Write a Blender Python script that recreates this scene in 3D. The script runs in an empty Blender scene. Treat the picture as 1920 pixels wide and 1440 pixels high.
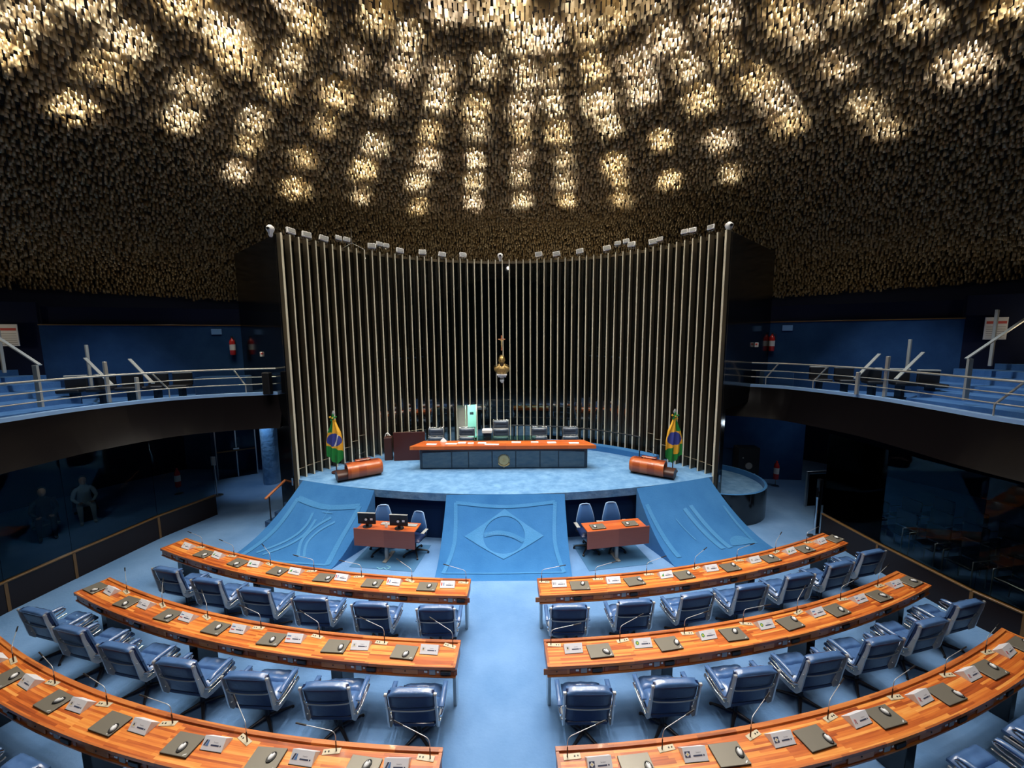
import bpy, bmesh, math, random
import numpy as np
from mathutils import Vector, Matrix
R = math.radians; PI = math.pi
rnd = random.Random(7)
SC = bpy.context.scene
COL = SC.collection

# ------------------------------------------------------------------ camera, world, lights
cam = bpy.data.cameras.new('camera'); cam_o = bpy.data.objects.new('camera', cam); COL.objects.link(cam_o)
cam.sensor_fit = 'HORIZONTAL'; cam.sensor_width = 36; cam.lens = 36 * 735.8 / 1920; cam.clip_start = .05; cam.clip_end = 200
cam_o.location = (.16, 0, 5.22)
cam_o.rotation_euler = (Matrix.Rotation(R(-.124), 3, 'Z') @ Matrix.Rotation(R(90 - 6.7403), 3, 'X') @ Matrix.Rotation(R(-.391), 3, 'Z')).to_euler()
SC.camera = cam_o
SC.view_settings.view_transform = 'Standard'; SC.view_settings.look = 'None'
SC.view_settings.gamma = 1; SC.view_settings.use_curve_mapping = False
SC.view_settings.exposure = 0.55
SC.cycles.use_denoising = True
SC.cycles.max_bounces = 4; SC.cycles.diffuse_bounces = 2; SC.cycles.glossy_bounces = 3
SC.cycles.transparent_max_bounces = 8; SC.cycles.transmission_bounces = 3
SC.cycles.sample_clamp_indirect = 3.0; SC.cycles.sample_clamp_direct = 0
SC.cycles.caustics_reflective = False; SC.cycles.caustics_refractive = False
W = bpy.data.worlds.new('world'); SC.world = W; W.use_nodes = True
W.node_tree.nodes['Background'].inputs[0].default_value = (.55, .7, 1, 1)
W.node_tree.nodes['Background'].inputs[1].default_value = .004

DC = Vector((0, 5, -19.16)); DR = 30.76          # the dome: a spherical cap
def dome_z(x, y):
    return DC.z + math.sqrt(max(0, DR * DR - x * x - (y - 5) ** 2))
LAMPS = [(-7.82,7.22,10.51),(-8.66,7.50,10.25),(-6.83,7.97,10.68),(-7.75,8.40,10.41),(-8.89,8.87,10.03),(-6.55,9.16,10.60),(-7.41,9.82,10.30),(-5.31,8.43,10.94),(-5.26,8.15,10.98),(-5.36,8.79,10.89),(-4.37,9.01,11.02),(-5.06,9.57,10.84),(-6.07,10.36,10.51),(-6.71,11.00,10.25),(-7.54,11.75,9.89),(-4.63,10.93,10.67),(-5.66,11.87,10.28),(-6.47,12.89,9.86),(-5.15,8.35,10.98),(-3.68,8.33,11.20),(-4.00,10.03,10.92),(-0.18,8.31,11.42),(0.31,8.10,11.44),(1.41,8.22,11.40),(2.75,8.00,11.33),(2.21,8.34,11.34),(1.71,8.72,11.33),(0.92,8.81,11.35),(0.45,8.89,11.35),(1.18,9.87,11.19),(0.56,9.89,11.20),(1.27,10.67,11.05),(0.47,10.87,11.03),(-0.66,10.85,11.03),(-0.37,9.64,11.25),(2.07,9.61,11.18),(2.91,9.45,11.14),(3.39,8.77,11.18),(3.32,10.11,10.99),(2.51,10.45,11.01),(2.34,10.64,10.99),(2.81,11.27,10.82),(-2.21,9.53,11.18),(-1.84,8.90,11.30),(-2.35,8.35,11.33),(-3.22,9.31,11.13),(-1.33,9.79,11.20),(-1.60,10.51,11.06),(-2.98,10.52,10.95),(-3.87,10.16,10.92),(-2.01,11.60,10.82),(-0.76,11.61,10.87),(0.53,11.66,10.86),(1.54,11.66,10.83),(-3.66,11.86,10.60),(-2.34,12.57,10.56),(-0.91,12.76,10.59),(0.53,12.67,10.62),(1.82,12.72,10.56),(3.33,12.70,10.43),(3.63,13.36,10.22),(3.99,14.26,9.90),(-4.28,12.68,10.32),(-2.84,13.49,10.27),(-1.06,13.71,10.32),(0.50,13.54,10.39),(2.00,13.66,10.29),(-4.82,13.80,9.92),(-3.11,14.72,9.86),(-1.15,14.68,10.01),(0.56,14.64,10.05),(2.18,14.54,10.00),(4.33,11.59,10.57),(5.16,13.03,10.08),(-0.65,8.20,11.43),(-1.16,8.22,11.41),(4.09,8.23,11.16),(5.24,7.92,11.01),(5.78,8.23,10.88),(6.04,7.61,10.89),(7.19,7.51,10.64),(8.31,6.93,10.39),(4.62,8.95,10.99),(4.09,9.36,11.01),(5.58,9.40,10.77),(6.85,8.71,10.60),(8.68,8.03,10.19),(4.70,10.11,10.81),(6.22,9.74,10.59),(6.95,10.23,10.34),(8.00,9.34,10.22),(8.81,9.67,9.94),(5.78,11.24,10.40),(6.74,12.30,9.95),(-5.41,7.54,11.01),(-3.72,7.79,11.25),(-6.80,7.17,10.76)]
# the same lamp rings go on over and behind the viewer
LAMPS += [(x, y, dome_z(x, y)) for x, y in [(0,6.2),(1.6,6.4),(-1.6,6.3),(3.3,6.1),(-3.3,6.0),(5.2,5.6),(-5.2,5.5),(0,4.4),(2,4.2),(-2,4.3),(4,3.7),(-4,3.7),(0,2.4),(2.4,2),(-2.4,2),(7,4.6),(-7,4.6)]]
LAMP_E = 42.0
for i, (x, y, z) in enumerate(LAMPS):
    ld = bpy.data.lights.new('dome_lamp', 'SPOT'); f = rnd.random(); ld.spot_size = R(rnd.choice([84, 92, 100])); ld.spot_blend = .45
    ld.energy = LAMP_E * rnd.choice([.45, .8, 1, 1.3, 1.7]); ld.shadow_soft_size = .06
    ld.color = [(1, .96, .86), (1, .88, .64), (1, .95, .93)][int(f * 3)]
    rr_ = math.hypot(x, y - 5) or 1; dx_, dy_ = x / rr_, (y - 5) / rr_; n_ = 2 if y > 7 else 1
    for q_ in range(n_):   # second spot added to stretch each lamp's glow along the radius
        t_ = (q_ - (n_ - 1) / 2) * .36; xx, yy = x + dx_ * t_ + rnd.uniform(-.06, .06), y + dy_ * t_
        o = bpy.data.objects.new('dome_lamp', ld); o.location = (xx, yy, dome_z(xx, yy) + .44); COL.objects.link(o)
    lp = bpy.data.lights.new('plate_spill_fill', 'POINT'); lp.energy = 1.7; lp.shadow_soft_size = .03; lp.color = (1, .9, .75)  # weak fill point added for spill on the plates around each lamp
    o = bpy.data.objects.new('plate_spill_fill', lp); o.location = (x, y, z - .05); COL.objects.link(o)
# added spots below the plates, carrying the dome light to floor, desks and dais
SPOT_E = 410.0
SPOT = [(-.8,10,-.8,5,1), (.8,10,.8,5,1), (0,8,0,6,.9), (0,12,0,4,1), (0,7,0,3,.9), (-3,11,-2.6,5.5,1), (3,11,2.6,5.5,1), (-2.2,8,-3,3.4,1), (2.2,8,3,3.4,1),
        (-4.6,9.6,-5.2,5.6,.8), (4.6,9.6,5.2,5.6,.8), (-4.4,7,-5.6,4,.55), (4.4,7,5.6,4,.55), (-1.4,9,-1.8,8.6,.7), (1.4,9,1.8,8.6,.7), (-3.4,8.4,-3.6,9.2,.6), (3.4,8.4,3.6,9.2,.6),
        (0,9.4,0,11,.75), (-2.6,9.6,-2.8,11,.5), (2.6,9.6,2.8,11,.5)]
for x, y, tx, ty, e in SPOT:
    ld = bpy.data.lights.new('room_fill_spot', 'SPOT'); ld.energy = SPOT_E * e; ld.spot_size = R(46); ld.spot_blend = .6
    ld.shadow_soft_size = .10; ld.color = (1, .97, .92); p = Vector((x, y, dome_z(x, y) - .08))
    o = bpy.data.objects.new('room_fill_spot', ld); o.location = p; o.rotation_euler = (Vector((tx, ty, .5)) - p).to_track_quat('-Z', 'Y').to_euler(); COL.objects.link(o)
for x, y, tx, ty, e in [(-3, -1.0, -3, 5, .75), (3, -1.0, 3, 5, .75), (0, -2.5, 0, 9, .6), (-2, 1, -1, 12, .8), (2, 1, 1, 12, .8)]:  # added fill spots from behind the camera for faces turned towards it
    ld = bpy.data.lights.new('rear_fill_spot', 'SPOT'); ld.energy = SPOT_E * e * .9; ld.spot_size = R(64); ld.spot_blend = .7; ld.shadow_soft_size = .10; ld.color = (1, .97, .92)
    o = bpy.data.objects.new('rear_fill_spot', ld); p = Vector((x, y, dome_z(x, y) - .06)); o.location = p
    o.rotation_euler = (Vector((tx, ty, .8)) - p).to_track_quat('-Z', 'Y').to_euler(); COL.objects.link(o)

# added fill lights hidden behind fin and gallery walls, washing the dome foot
for x, y, z, e in [(-4.5, 15.2, 7.3, 16), (-1.5, 16, 7.3, 20), (1.2, 16, 7.3, 34), (3.6, 15.6, 7.3, 30), (-11.5, 13.6, 5.4, 13), (11.5, 13.8, 5.4, 13), (-14.0, 9.5, 5.4, 9), (14.0, 9.5, 5.4, 9)]:
    ld = bpy.data.lights.new('dome_foot_fill', 'POINT'); ld.energy = e; ld.color = (1, .82, .55); ld.shadow_soft_size = .12
    o = bpy.data.objects.new('dome_foot_fill', ld); o.location = (x, y, z); COL.objects.link(o)

# ------------------------------------------------------------------ materials
def mat(name, col, rough=.6, metal=0., spec=.5, bump=0., bscale=60., var=0., vscale=6., coat=0., emit=None, estr=0.):
    m = bpy.data.materials.new(name); m.use_nodes = True; nt = m.node_tree; b = nt.nodes['Principled BSDF']
    b.inputs['Base Color'].default_value = (*col, 1); b.inputs['Roughness'].default_value = rough
    b.inputs['Metallic'].default_value = metal; b.inputs['Specular IOR Level'].default_value = spec
    b.inputs['Coat Weight'].default_value = coat; b.inputs['Coat Roughness'].default_value = .06
    if emit: b.inputs['Emission Color'].default_value = (*emit, 1); b.inputs['Emission Strength'].default_value = estr
    tc = nt.nodes.new('ShaderNodeTexCoord')
    if var:
        n = nt.nodes.new('ShaderNodeTexNoise'); n.inputs['Scale'].default_value = vscale; n.inputs['Detail'].default_value = 5
        nt.links.new(tc.outputs['Object'], n.inputs['Vector'])
        r = nt.nodes.new('ShaderNodeMapRange'); r.inputs[1].default_value = .3; r.inputs[2].default_value = .7
        r.inputs[3].default_value = 1 - var; r.inputs[4].default_value = 1 + var
        nt.links.new(n.outputs['Fac'], r.inputs[0])
        h = nt.nodes.new('ShaderNodeHueSaturation'); h.inputs['Color'].default_value = (*col, 1)
        nt.links.new(r.outputs[0], h.inputs['Value']); nt.links.new(h.outputs[0], b.inputs['Base Color'])
    if bump:
        n = nt.nodes.new('ShaderNodeTexNoise'); n.inputs['Scale'].default_value = bscale; n.inputs['Detail'].default_value = 3
        nt.links.new(tc.outputs['Object'], n.inputs['Vector'])
        bp = nt.nodes.new('ShaderNodeBump'); bp.inputs['Strength'].default_value = bump; bp.inputs['Distance'].default_value = .02
        nt.links.new(n.outputs['Fac'], bp.inputs['Height']); nt.links.new(bp.outputs[0], b.inputs['Normal'])
    return m
def carpet(name, c1, c2, scale=1.2, bump=.5, bscale=9):
    m = mat(name, c1, .95, spec=.1, bump=bump, bscale=bscale); nt = m.node_tree; b = nt.nodes['Principled BSDF']
    tc = nt.nodes.new('ShaderNodeTexCoord')
    n = nt.nodes.new('ShaderNodeTexNoise'); n.inputs['Scale'].default_value = scale; n.inputs['Detail'].default_value = 6; n.inputs['Roughness'].default_value = .6
    nt.links.new(tc.outputs['Object'], n.inputs['Vector'])
    r = nt.nodes.new('ShaderNodeValToRGB'); r.color_ramp.elements[0].position = .35; r.color_ramp.elements[1].position = .68
    r.color_ramp.elements[0].color = (*c1, 1); r.color_ramp.elements[1].color = (*c2, 1)
    nt.links.new(n.outputs['Fac'], r.inputs[0]); nt.links.new(r.outputs[0], b.inputs['Base Color'])
    b.inputs['Sheen Weight'].default_value = .25; b.inputs['Sheen Tint'].default_value = (.5, .75, 1, 1)
    return m
def wood(name, cols, plank=.45, strip=.045, rough=.32, uv=True, coat=.25):
    m = mat(name, cols[0], rough, coat=coat); nt = m.node_tree; b = nt.nodes['Principled BSDF']
    tc = nt.nodes.new('ShaderNodeTexCoord'); src = tc.outputs['UV' if uv else 'Object']
    br = nt.nodes.new('ShaderNodeTexBrick'); br.offset = .37; br.offset_frequency = 3; br.squash = .8; br.squash_frequency = 3
    br.inputs['Color1'].default_value = (0, 0, 0, 1); br.inputs['Color2'].default_value = (1, 1, 1, 1); br.inputs['Mortar'].default_value = (.5, .5, .5, 1)
    br.inputs['Scale'].default_value = 1; br.inputs['Mortar Size'].default_value = 0; br.inputs['Bias'].default_value = 0
    br.inputs['Brick Width'].default_value = plank; br.inputs['Row Height'].default_value = strip
    nt.links.new(src, br.inputs['Vector'])
    r = nt.nodes.new('ShaderNodeValToRGB'); cr = r.color_ramp
    while len(cr.elements) < len(cols): cr.elements.new(.5)
    for i, c in enumerate(cols): cr.elements[i].position = i / (len(cols) - 1); cr.elements[i].color = (*c, 1)
    mp = nt.nodes.new('ShaderNodeMapping'); mp.inputs['Scale'].default_value = (3, 70, 70); nt.links.new(src, mp.inputs['Vector'])
    n = nt.nodes.new('ShaderNodeTexNoise'); n.inputs['Scale'].default_value = 1; n.inputs['Detail'].default_value = 4
    nt.links.new(mp.outputs[0], n.inputs['Vector'])
    mx = nt.nodes.new('ShaderNodeMath'); mx.operation = 'MULTIPLY_ADD'; mx.inputs[1].default_value = .55; nt.links.new(n.outputs['Fac'], mx.inputs[0])
    s = nt.nodes.new('ShaderNodeMath'); s.operation = 'MULTIPLY'; s.inputs[1].default_value = .75; nt.links.new(br.outputs['Color'], s.inputs[0])
    nt.links.new(s.outputs[0], mx.inputs[2])
    s2 = nt.nodes.new('ShaderNodeMath'); s2.operation = 'SUBTRACT'; s2.inputs[1].default_value = .16; nt.links.new(mx.outputs[0], s2.inputs[0])
    nt.links.new(s2.outputs[0], r.inputs[0]); nt.links.new(r.outputs[0], b.inputs['Base Color'])
    return m
M = {}
M['floor'] = carpet('floor_carpet', (.115, .245, .485), (.175, .325, .59), .8, .3, 25)
M['stage'] = carpet('stage_carpet', (.085, .215, .43), (.17, .34, .58), 4, 1., 9)
M['ramp'] = carpet('ramp_carpet', (.03, .145, .38), (.045, .185, .45), 1.4, .15, 30)
M['relief'] = carpet('relief_carpet', (.062, .235, .50), (.078, .26, .54), 2, .3, 30)
M['relief2'] = carpet('relief_carpet_light', (.054, .215, .47), (.068, .24, .51), 2, .3, 30)
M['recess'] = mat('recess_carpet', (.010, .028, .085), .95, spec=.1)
M['dcarpet'] = carpet('dark_blue_wall_carpet', (.012, .045, .13), (.02, .065, .17), 1.5, .2, 30)
M['navy'] = mat('navy_paint', (.004, .008, .03), .8, spec=.2)
M['tread'] = carpet('gallery_carpet', (.05, .15, .36), (.09, .22, .46), 3, .3, 25)
M['wood'] = wood('butcher_block_wood', [(.16, .025, .006), (.42, .085, .015), (.62, .16, .028), (.75, .27, .05), (.85, .42, .12)], .62, .027, .36)
M['wood_edge'] = wood('desk_edge_wood', [(.22, .05, .012), (.5, .14, .03), (.62, .22, .05)], .6, .2, .4)
M['apron'] = wood('apron_wood', [(.20, .045, .014), (.36, .09, .025), (.45, .14, .04)], .8, .3, .45)
M['drawer'] = wood('drawer_wood', [(.34, .095, .028), (.50, .16, .045), (.6, .22, .065)], .9, .3, .45, uv=False)
M['mahogany'] = wood('mahogany_veneer', [(.24, .05, .02), (.34, .075, .03), (.42, .10, .04)], 2, .4, .4, uv=False)
M['redwood'] = wood('orange_table_wood', [(.38, .07, .014), (.55, .12, .022), (.65, .18, .035)], .9, .12, .32, uv=False)
M['lectern'] = wood('burl_wood', [(.09, .016, .006), (.24, .04, .010), (.42, .09, .02), (.5, .14, .04)], .25, .1, .35, uv=False)
M['darkwood'] = mat('dark_wood', (.045, .012, .007), .5)
M['leather'] = mat('navy_leather', (.006, .020, .085), .42, bump=.12, bscale=18, coat=.15)
M['leather_lit'] = mat('lit_blue_leather', (.07, .15, .34), .27, bump=.12, bscale=14, coat=.5, var=.15)  # paler copy of the navy leather, for surfaces lit from above
M['leather_dark'] = mat('slate_leather', (.06, .09, .14), .3, coat=.3)
M['piping'] = mat('pale_piping', (.25, .30, .36), .4)
M['piping2'] = mat('bright_piping', (.55, .58, .6), .4)
M['alu'] = mat('cast_aluminium', (.58, .60, .62), .38, metal=.6)
M['alu_fin'] = mat('shaded_anodised_fin', (.22, .18, .12), .38, metal=.8, var=.2, vscale=1.2)  # fin sides toned dark because less light reaches them than the fronts
M['lit_fin_edge'] = mat('lit_fin_front', (.66, .61, .47), .45, metal=.1)  # bright strip standing for dome light on the fin fronts
M['steel'] = mat('brushed_steel', (.55, .55, .54), .28, metal=1.)
M['chrome'] = mat('chrome', (.75, .75, .76), .12, metal=1.)
M['black'] = mat('black_plastic', (.012, .012, .014), .4)
M['blackgloss'] = mat('black_lacquer', (.004, .005, .007), .12, spec=.6)
M['glass'] = G_ = mat('dark_mirror_glass', (.002, .004, .004), .025, spec=.9)
G_.node_tree.nodes['Principled BSDF'].inputs['IOR'].default_value = 2.0
M['fascia'] = mat('gallery_fascia_panel', (.006, .005, .006), .22, spec=.12)
M['white'] = mat('white_plastic', (.75, .75, .76), .45)
M['card'] = mat('white_card', (.82, .84, .90), .5)
M['beige'] = mat('beige_plate', (.55, .47, .33), .45)
M['laptop'] = mat('taupe_laptop_lid', (.21, .19, .155), .35, metal=.35)
M['graypl'] = mat('grey_plastic', (.30, .31, .31), .5)
M['task_fabric'] = mat('blue_mesh_fabric', (.05, .16, .42), .8); M['task_rim'] = mat('pale_blue_plastic', (.28, .45, .72), .5); M['satin'] = mat('satin_steel', (.52, .52, .48), .35, metal=.35); M['shaded_metal'] = mat('shaded_base_metal', (.05, .05, .06), .35, metal=.6)  # metal of the armchair bases darkened for the shadow they stand in
M['gold'] = mat('gold_leaf', (.60, .46, .22), .4, metal=.25)
M['bronze'] = mat('polished_bronze', (.48, .33, .13), .38, metal=.75)
M['red'] = mat('red_enamel', (.55, .02, .02), .3, coat=.4)
M['flag_green'] = mat('flag_green', (.01, .22, .04), .7)
M['flag_yellow'] = mat('flag_yellow', (.80, .42, .03), .7)
M['flag_blue'] = mat('flag_blue', (.035, .05, .27), .7)
M['flag_white'] = mat('flag_white', (.7, .7, .75), .7)
M['plates'] = None
M['tablepanel'] = mat('blue_glass_panel', (.006, .018, .038), .05, spec=1., coat=.6)
M['panelrim'] = mat('dark_blue_lacquer', (.006, .014, .03), .2, spec=.6)
M['skin'] = mat('skin', (.35, .18, .11), .6); M['shirt'] = mat('pale_shirt', (.3, .34, .36), .8); M['suit'] = mat('dark_suit', (.012, .012, .016), .8)
M['ink'] = mat('printed_ink', (.05, .07, .14), .6); M['inkgreen'] = mat('green_print', (.05, .35, .10), .6); M['inkred'] = mat('red_print', (.6, .06, .05), .6); M['inkblue'] = mat('blue_print', (.10, .25, .55), .6); M['inkyellow'] = mat('yellow_print', (.85, .7, .1), .6)
M['bluesign'] = mat('blue_sign_face', (.18, .38, .72), .5)
M['teal'] = mat('pale_green_room_paint', (.35, .62, .55), .7)
M['door'] = mat('cream_door_paint', (.62, .58, .46), .5)
M['lampglow'] = mat('lamp_diffuser', (.9, .9, .9), .5, emit=(.85, 1, .95), estr=9)
M['amber'] = mat('amber_pilot_lamp', (.8, .3, .05), .5, emit=(1, .32, .05), estr=3)
M['oak'] = mat('handrail_oak', (.50, .17, .06), .4)
M['wainscot'] = mat('dark_wainscot', (.014, .007, .005), .35, spec=.35)
M['rail_wood'] = mat('wainscot_cap_wood', (.16, .085, .025), .4)
M['cable'] = mat('light_blue_cable', (.2, .5, .65), .5)
# clear glass: a thin pane that lets light through and mirrors a little
def clear(name, tint=(.8, .9, .95), k=.07):
    m = bpy.data.materials.new(name); m.use_nodes = True; nt = m.node_tree; nt.nodes.clear()
    o = nt.nodes.new('ShaderNodeOutputMaterial'); t = nt.nodes.new('ShaderNodeBsdfTransparent'); g = nt.nodes.new('ShaderNodeBsdfGlossy'); x = nt.nodes.new('ShaderNodeMixShader')
    t.inputs[0].default_value = (*tint, 1); g.inputs['Roughness'].default_value = .02; g.inputs[0].default_value = (.15, .17, .18, 1)
    fr = nt.nodes.new('ShaderNodeFresnel'); fr.inputs['IOR'].default_value = 1.45
    nt.links.new(fr.outputs[0], x.inputs[0]); nt.links.new(t.outputs[0], x.inputs[1]); nt.links.new(g.outputs[0], x.inputs[2]); nt.links.new(x.outputs[0], o.inputs[0])
    return m
M['clear'] = clear('clear_glass', (.75, .85, .9)); M['screen'] = clear('green_edged_glass', (.6, .82, .75))
# ceiling plates: thin lacquered aluminium, some light bleeds through
def plates_mat():
    m = bpy.data.materials.new('ceiling_plate_metal'); m.use_nodes = True; nt = m.node_tree; nt.nodes.clear()
    o = nt.nodes.new('ShaderNodeOutputMaterial'); b = nt.nodes.new('ShaderNodeBsdfPrincipled'); t = nt.nodes.new('ShaderNodeBsdfTranslucent'); x = nt.nodes.new('ShaderNodeMixShader')
    at = nt.nodes.new('ShaderNodeNewGeometry')
    r = nt.nodes.new('ShaderNodeValToRGB'); r.color_ramp.elements[0].color = (.30, .20, .09, 1); r.color_ramp.elements[1].color = (.66, .54, .36, 1)
    nt.links.new(at.outputs['Random Per Island'], r.inputs[0]); nt.links.new(r.outputs[0], b.inputs['Base Color']); t.inputs[0].default_value = (.55, .45, .30, 1)
    b.inputs['Metallic'].default_value = .5; b.inputs['Roughness'].default_value = .38
    x.inputs[0].default_value = .55
    nt.links.new(b.outputs[0], x.inputs[1]); nt.links.new(t.outputs[0], x.inputs[2]); nt.links.new(x.outputs[0], o.inputs[0])
    return m
M['plates'] = plates_mat()
M['shell'] = mat('dark_dome_shell', (.02, .014, .009), .9)

# ------------------------------------------------------------------ geometry helpers
class MB:
    def __init__(s): s.v = []; s.f = []; s.m = []; s.uv = {}; s.sm = []
    def add(s, vs, fs, mi=0, smooth=False, uvs=None):
        o = len(s.v); s.v += [tuple(v) for v in vs]
        for k, f in enumerate(fs):
            if uvs: s.uv[len(s.f)] = [uvs[i] for i in f]
            s.f.append(tuple(i + o for i in f)); s.m.append(mi); s.sm.append(smooth)
        return s
    def box(s, c, d, rz=0, mi=0, bev=0, mx=None):
        x, y, z = d[0] / 2, d[1] / 2, d[2] / 2
        if bev:
            b = min(bev, x * .9, y * .9, z * .9); P = []
            for sz, k in ((-z, 1), (-z + b, 0), (z - b, 0), (z, 1)):
                q = b if k else 0
                P.append([(-x + q, -y + b), (-x + b, -y + q), (x - b, -y + q), (x - q, -y + b), (x - q, y - b), (x - b, y - q), (-x + b, y - q), (-x + q, y - b)])
            vs = [(px, py, sz) for (sz, _), r in zip(((-z, 1), (-z + b, 0), (z - b, 0), (z, 1)), P) for px, py in r]
            fs = [tuple(range(7, -1, -1)), tuple(range(24, 32))] + [(k * 8 + i, k * 8 + (i + 1) % 8, k * 8 + 8 + (i + 1) % 8, k * 8 + 8 + i) for k in range(3) for i in range(8)]
        else:
            vs = [(a * x, b_ * y, c_ * z) for c_ in (-1, 1) for b_ in (-1, 1) for a in (-1, 1)]
            fs = [(0, 2, 3, 1), (4, 5, 7, 6), (0, 1, 5, 4), (2, 6, 7, 3), (0, 4, 6, 2), (1, 3, 7, 5)]
        if mx is None: mx = Matrix.Translation(c) @ Matrix.Rotation(rz, 4, 'Z')
        else: mx = Matrix.Translation(c) @ mx
        return s.add([mx @ Vector(v) for v in vs], fs, mi)
    def cyl(s, a, b, r, r2=None, n=12, mi=0, cap=True, smooth=True):
        a = Vector(a); b = Vector(b); r2 = r if r2 is None else r2; d = (b - a).normalized()
        u = d.orthogonal().normalized(); w = d.cross(u)
        vs = [p + (u * math.cos(2 * PI * i / n) + w * math.sin(2 * PI * i / n)) * q for p, q in ((a, r), (b, r2)) for i in range(n)]
        s.add(vs, [(i, (i + 1) % n, n + (i + 1) % n, n + i) for i in range(n)], mi, smooth)
        if cap: s.add(vs[:n], [tuple(range(n - 1, -1, -1))], mi); s.add(vs[n:], [tuple(range(n))], mi)
        return s
    def tube(s, pts, r, n=8, mi=0, closed=False):
        pts = [Vector(p) for p in pts]; rr = r if isinstance(r, (list, tuple)) else [r] * len(pts); vs = []; u = None
        for i, p in enumerate(pts):
            d = ((pts[(i + 1) % len(pts)] - pts[i - 1]) if closed or 0 < i < len(pts) - 1 else (pts[1] - pts[0] if i == 0 else pts[-1] - pts[-2])).normalized()
            u = d.orthogonal().normalized() if u is None else (u - d * u.dot(d)).normalized()
            w = d.cross(u); vs += [p + (u * math.cos(2 * PI * k / n) + w * math.sin(2 * PI * k / n)) * rr[i] for k in range(n)]
        L = len(pts); fs = []
        for i in range(L if closed else L - 1):
            j = (i + 1) % L; fs += [(i * n + k, i * n + (k + 1) % n, j * n + (k + 1) % n, j * n + k) for k in range(n)]
        s.add(vs, fs, mi, True)
        if not closed: s.add(vs[:n], [tuple(range(n - 1, -1, -1))], mi); s.add(vs[-n:], [tuple(range(n))], mi)
        return s
    def loft(s, rings, mi=0, smooth=True, cap=True):
        n = len(rings[0]); vs = [v for r in rings for v in r]
        s.add(vs, [(i * n + k, i * n + (k + 1) % n, (i + 1) * n + (k + 1) % n, (i + 1) * n + k) for i in range(len(rings) - 1) for k in range(n)], mi, smooth)
        if cap: s.add(rings[0], [tuple(range(n - 1, -1, -1))], mi); s.add(rings[-1], [tuple(range(n))], mi)
        return s
    def prism(s, poly, z0, z1, mi=0):
        n = len(poly); vs = [(x, y, z0) for x, y in poly] + [(x, y, z1) for x, y in poly]
        return s.add(vs, [tuple(range(n - 1, -1, -1)), tuple(range(n, 2 * n))] + [(i, (i + 1) % n, n + (i + 1) % n, n + i) for i in range(n)], mi)
    def grid(s, P, mi=0, smooth=True, uv=None):
        h = len(P); w = len(P[0]); vs = [v for r in P for v in r]
        return s.add(vs, [(i * w + j, i * w + j + 1, (i + 1) * w + j + 1, (i + 1) * w + j) for i in range(h - 1) for j in range(w - 1)], mi, smooth, [q for r in uv for q in r] if uv else None)
    def mesh(s, name, mats):
        me = bpy.data.meshes.new(name); me.from_pydata(s.v, [], s.f)
        for m in (mats if isinstance(mats, (list, tuple)) else [mats]): me.materials.append(M[m] if isinstance(m, str) else m)
        me.polygons.foreach_set('material_index', s.m); me.polygons.foreach_set('use_smooth', s.sm)
        if s.uv:
            ul = me.uv_layers.new(name='UVMap')
            for pi, q in s.uv.items():
                for li, c in zip(me.polygons[pi].loop_indices, q): ul.data[li].uv = c
        me.update(); return me
    def build(s, name, mats, parent=None, **k):
        return link(name, s.mesh(name, mats), parent, **k)
def link(name, me, parent=None, loc=None, rz=0, label=None, cat=None, group=None, kind=None):
    o = bpy.data.objects.new(name, me); COL.objects.link(o)
    if parent: o.parent = parent
    if loc: o.location = loc
    if rz: o.rotation_euler = (0, 0, rz)
    return tag(o, label, cat, group, kind)
def tag(o, label=None, cat=None, group=None, kind=None):
    for k, v in (('label', label), ('category', cat), ('group', group), ('kind', kind)):
        if v: o[k] = v
    return o
def thing(name, label, cat, loc=(0, 0, 0), rz=0, group=None):
    return link(name, None, None, loc, rz, label, cat, group)
def struct(mb, name, m, parent=None): return mb.build(name, m, parent, kind='structure')
KIDS = {}
def kids(o):
    return [c for c in COL.objects if c.parent == o]
def dup(root, tree, loc, rz=0, label=None, group=None):
    r = root.copy(); COL.objects.link(r); r.location = loc; r.rotation_euler = (0, 0, rz)
    for k in ('label', 'group'):
        if k in r.keys() and (label if k == 'label' else group): del r[k]
    tag(r, label, None, group)
    def rec(src, dst):
        for ch in tree.get(src, []):
            c = ch.copy(); COL.objects.link(c); c.parent = dst; rec(ch, c)
    rec(root, r); return r
def tree_of(root):
    t = {}
    def rec(o):
        t[o] = kids(o)
        for c in t[o]: rec(c)
    rec(root); return t
def bez(p, n=8):
    p = [Vector(q) for q in p]; out = []
    for i in range(len(p) - 1):
        a = p[i - 1] if i else p[i]; b = p[i]; c = p[i + 1]; d = p[i + 2] if i + 2 < len(p) else c
        for k in range(n):
            t = k / n; out.append(.5 * ((2 * b) + (c - a) * t + (2 * a - 5 * b + 4 * c - d) * t * t + (3 * b - 3 * c + d - a) * t ** 3))
    return out + [p[-1]]
def ell(cx, cy, z, rx, ry, n=16, p=1.): return [(cx + rx * math.copysign(abs(math.cos(2 * PI * i / n)) ** p, math.cos(2 * PI * i / n)), cy + ry * math.copysign(abs(math.sin(2 * PI * i / n)) ** p, math.sin(2 * PI * i / n)), z) for i in range(n)]

# ------------------------------------------------------------------ shell of the hall
b = MB(); b.box((0, 6, -.1), (44, 44, .2)); struct(b, 'floor', 'floor')
# dome shell above the plates
b = MB(); P = []
for i in range(25):
    a = math.asin(16.9 / DR) * i / 24; P.append([(DR + .45) * math.sin(a) * math.sin(2 * PI * k / 72) for k in range(73)])
rings = []
for i in range(25):
    a = math.asin(17.0 / DR) * i / 24; q = DR + .5
    rings.append([(q * math.sin(a) * math.cos(2 * PI * k / 72), 5 + q * math.sin(a) * math.sin(2 * PI * k / 72), DC.z + q * math.cos(a)) for k in range(73)])
b.grid(rings); ceil_o = struct(b, 'ceiling', 'shell')
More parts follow.
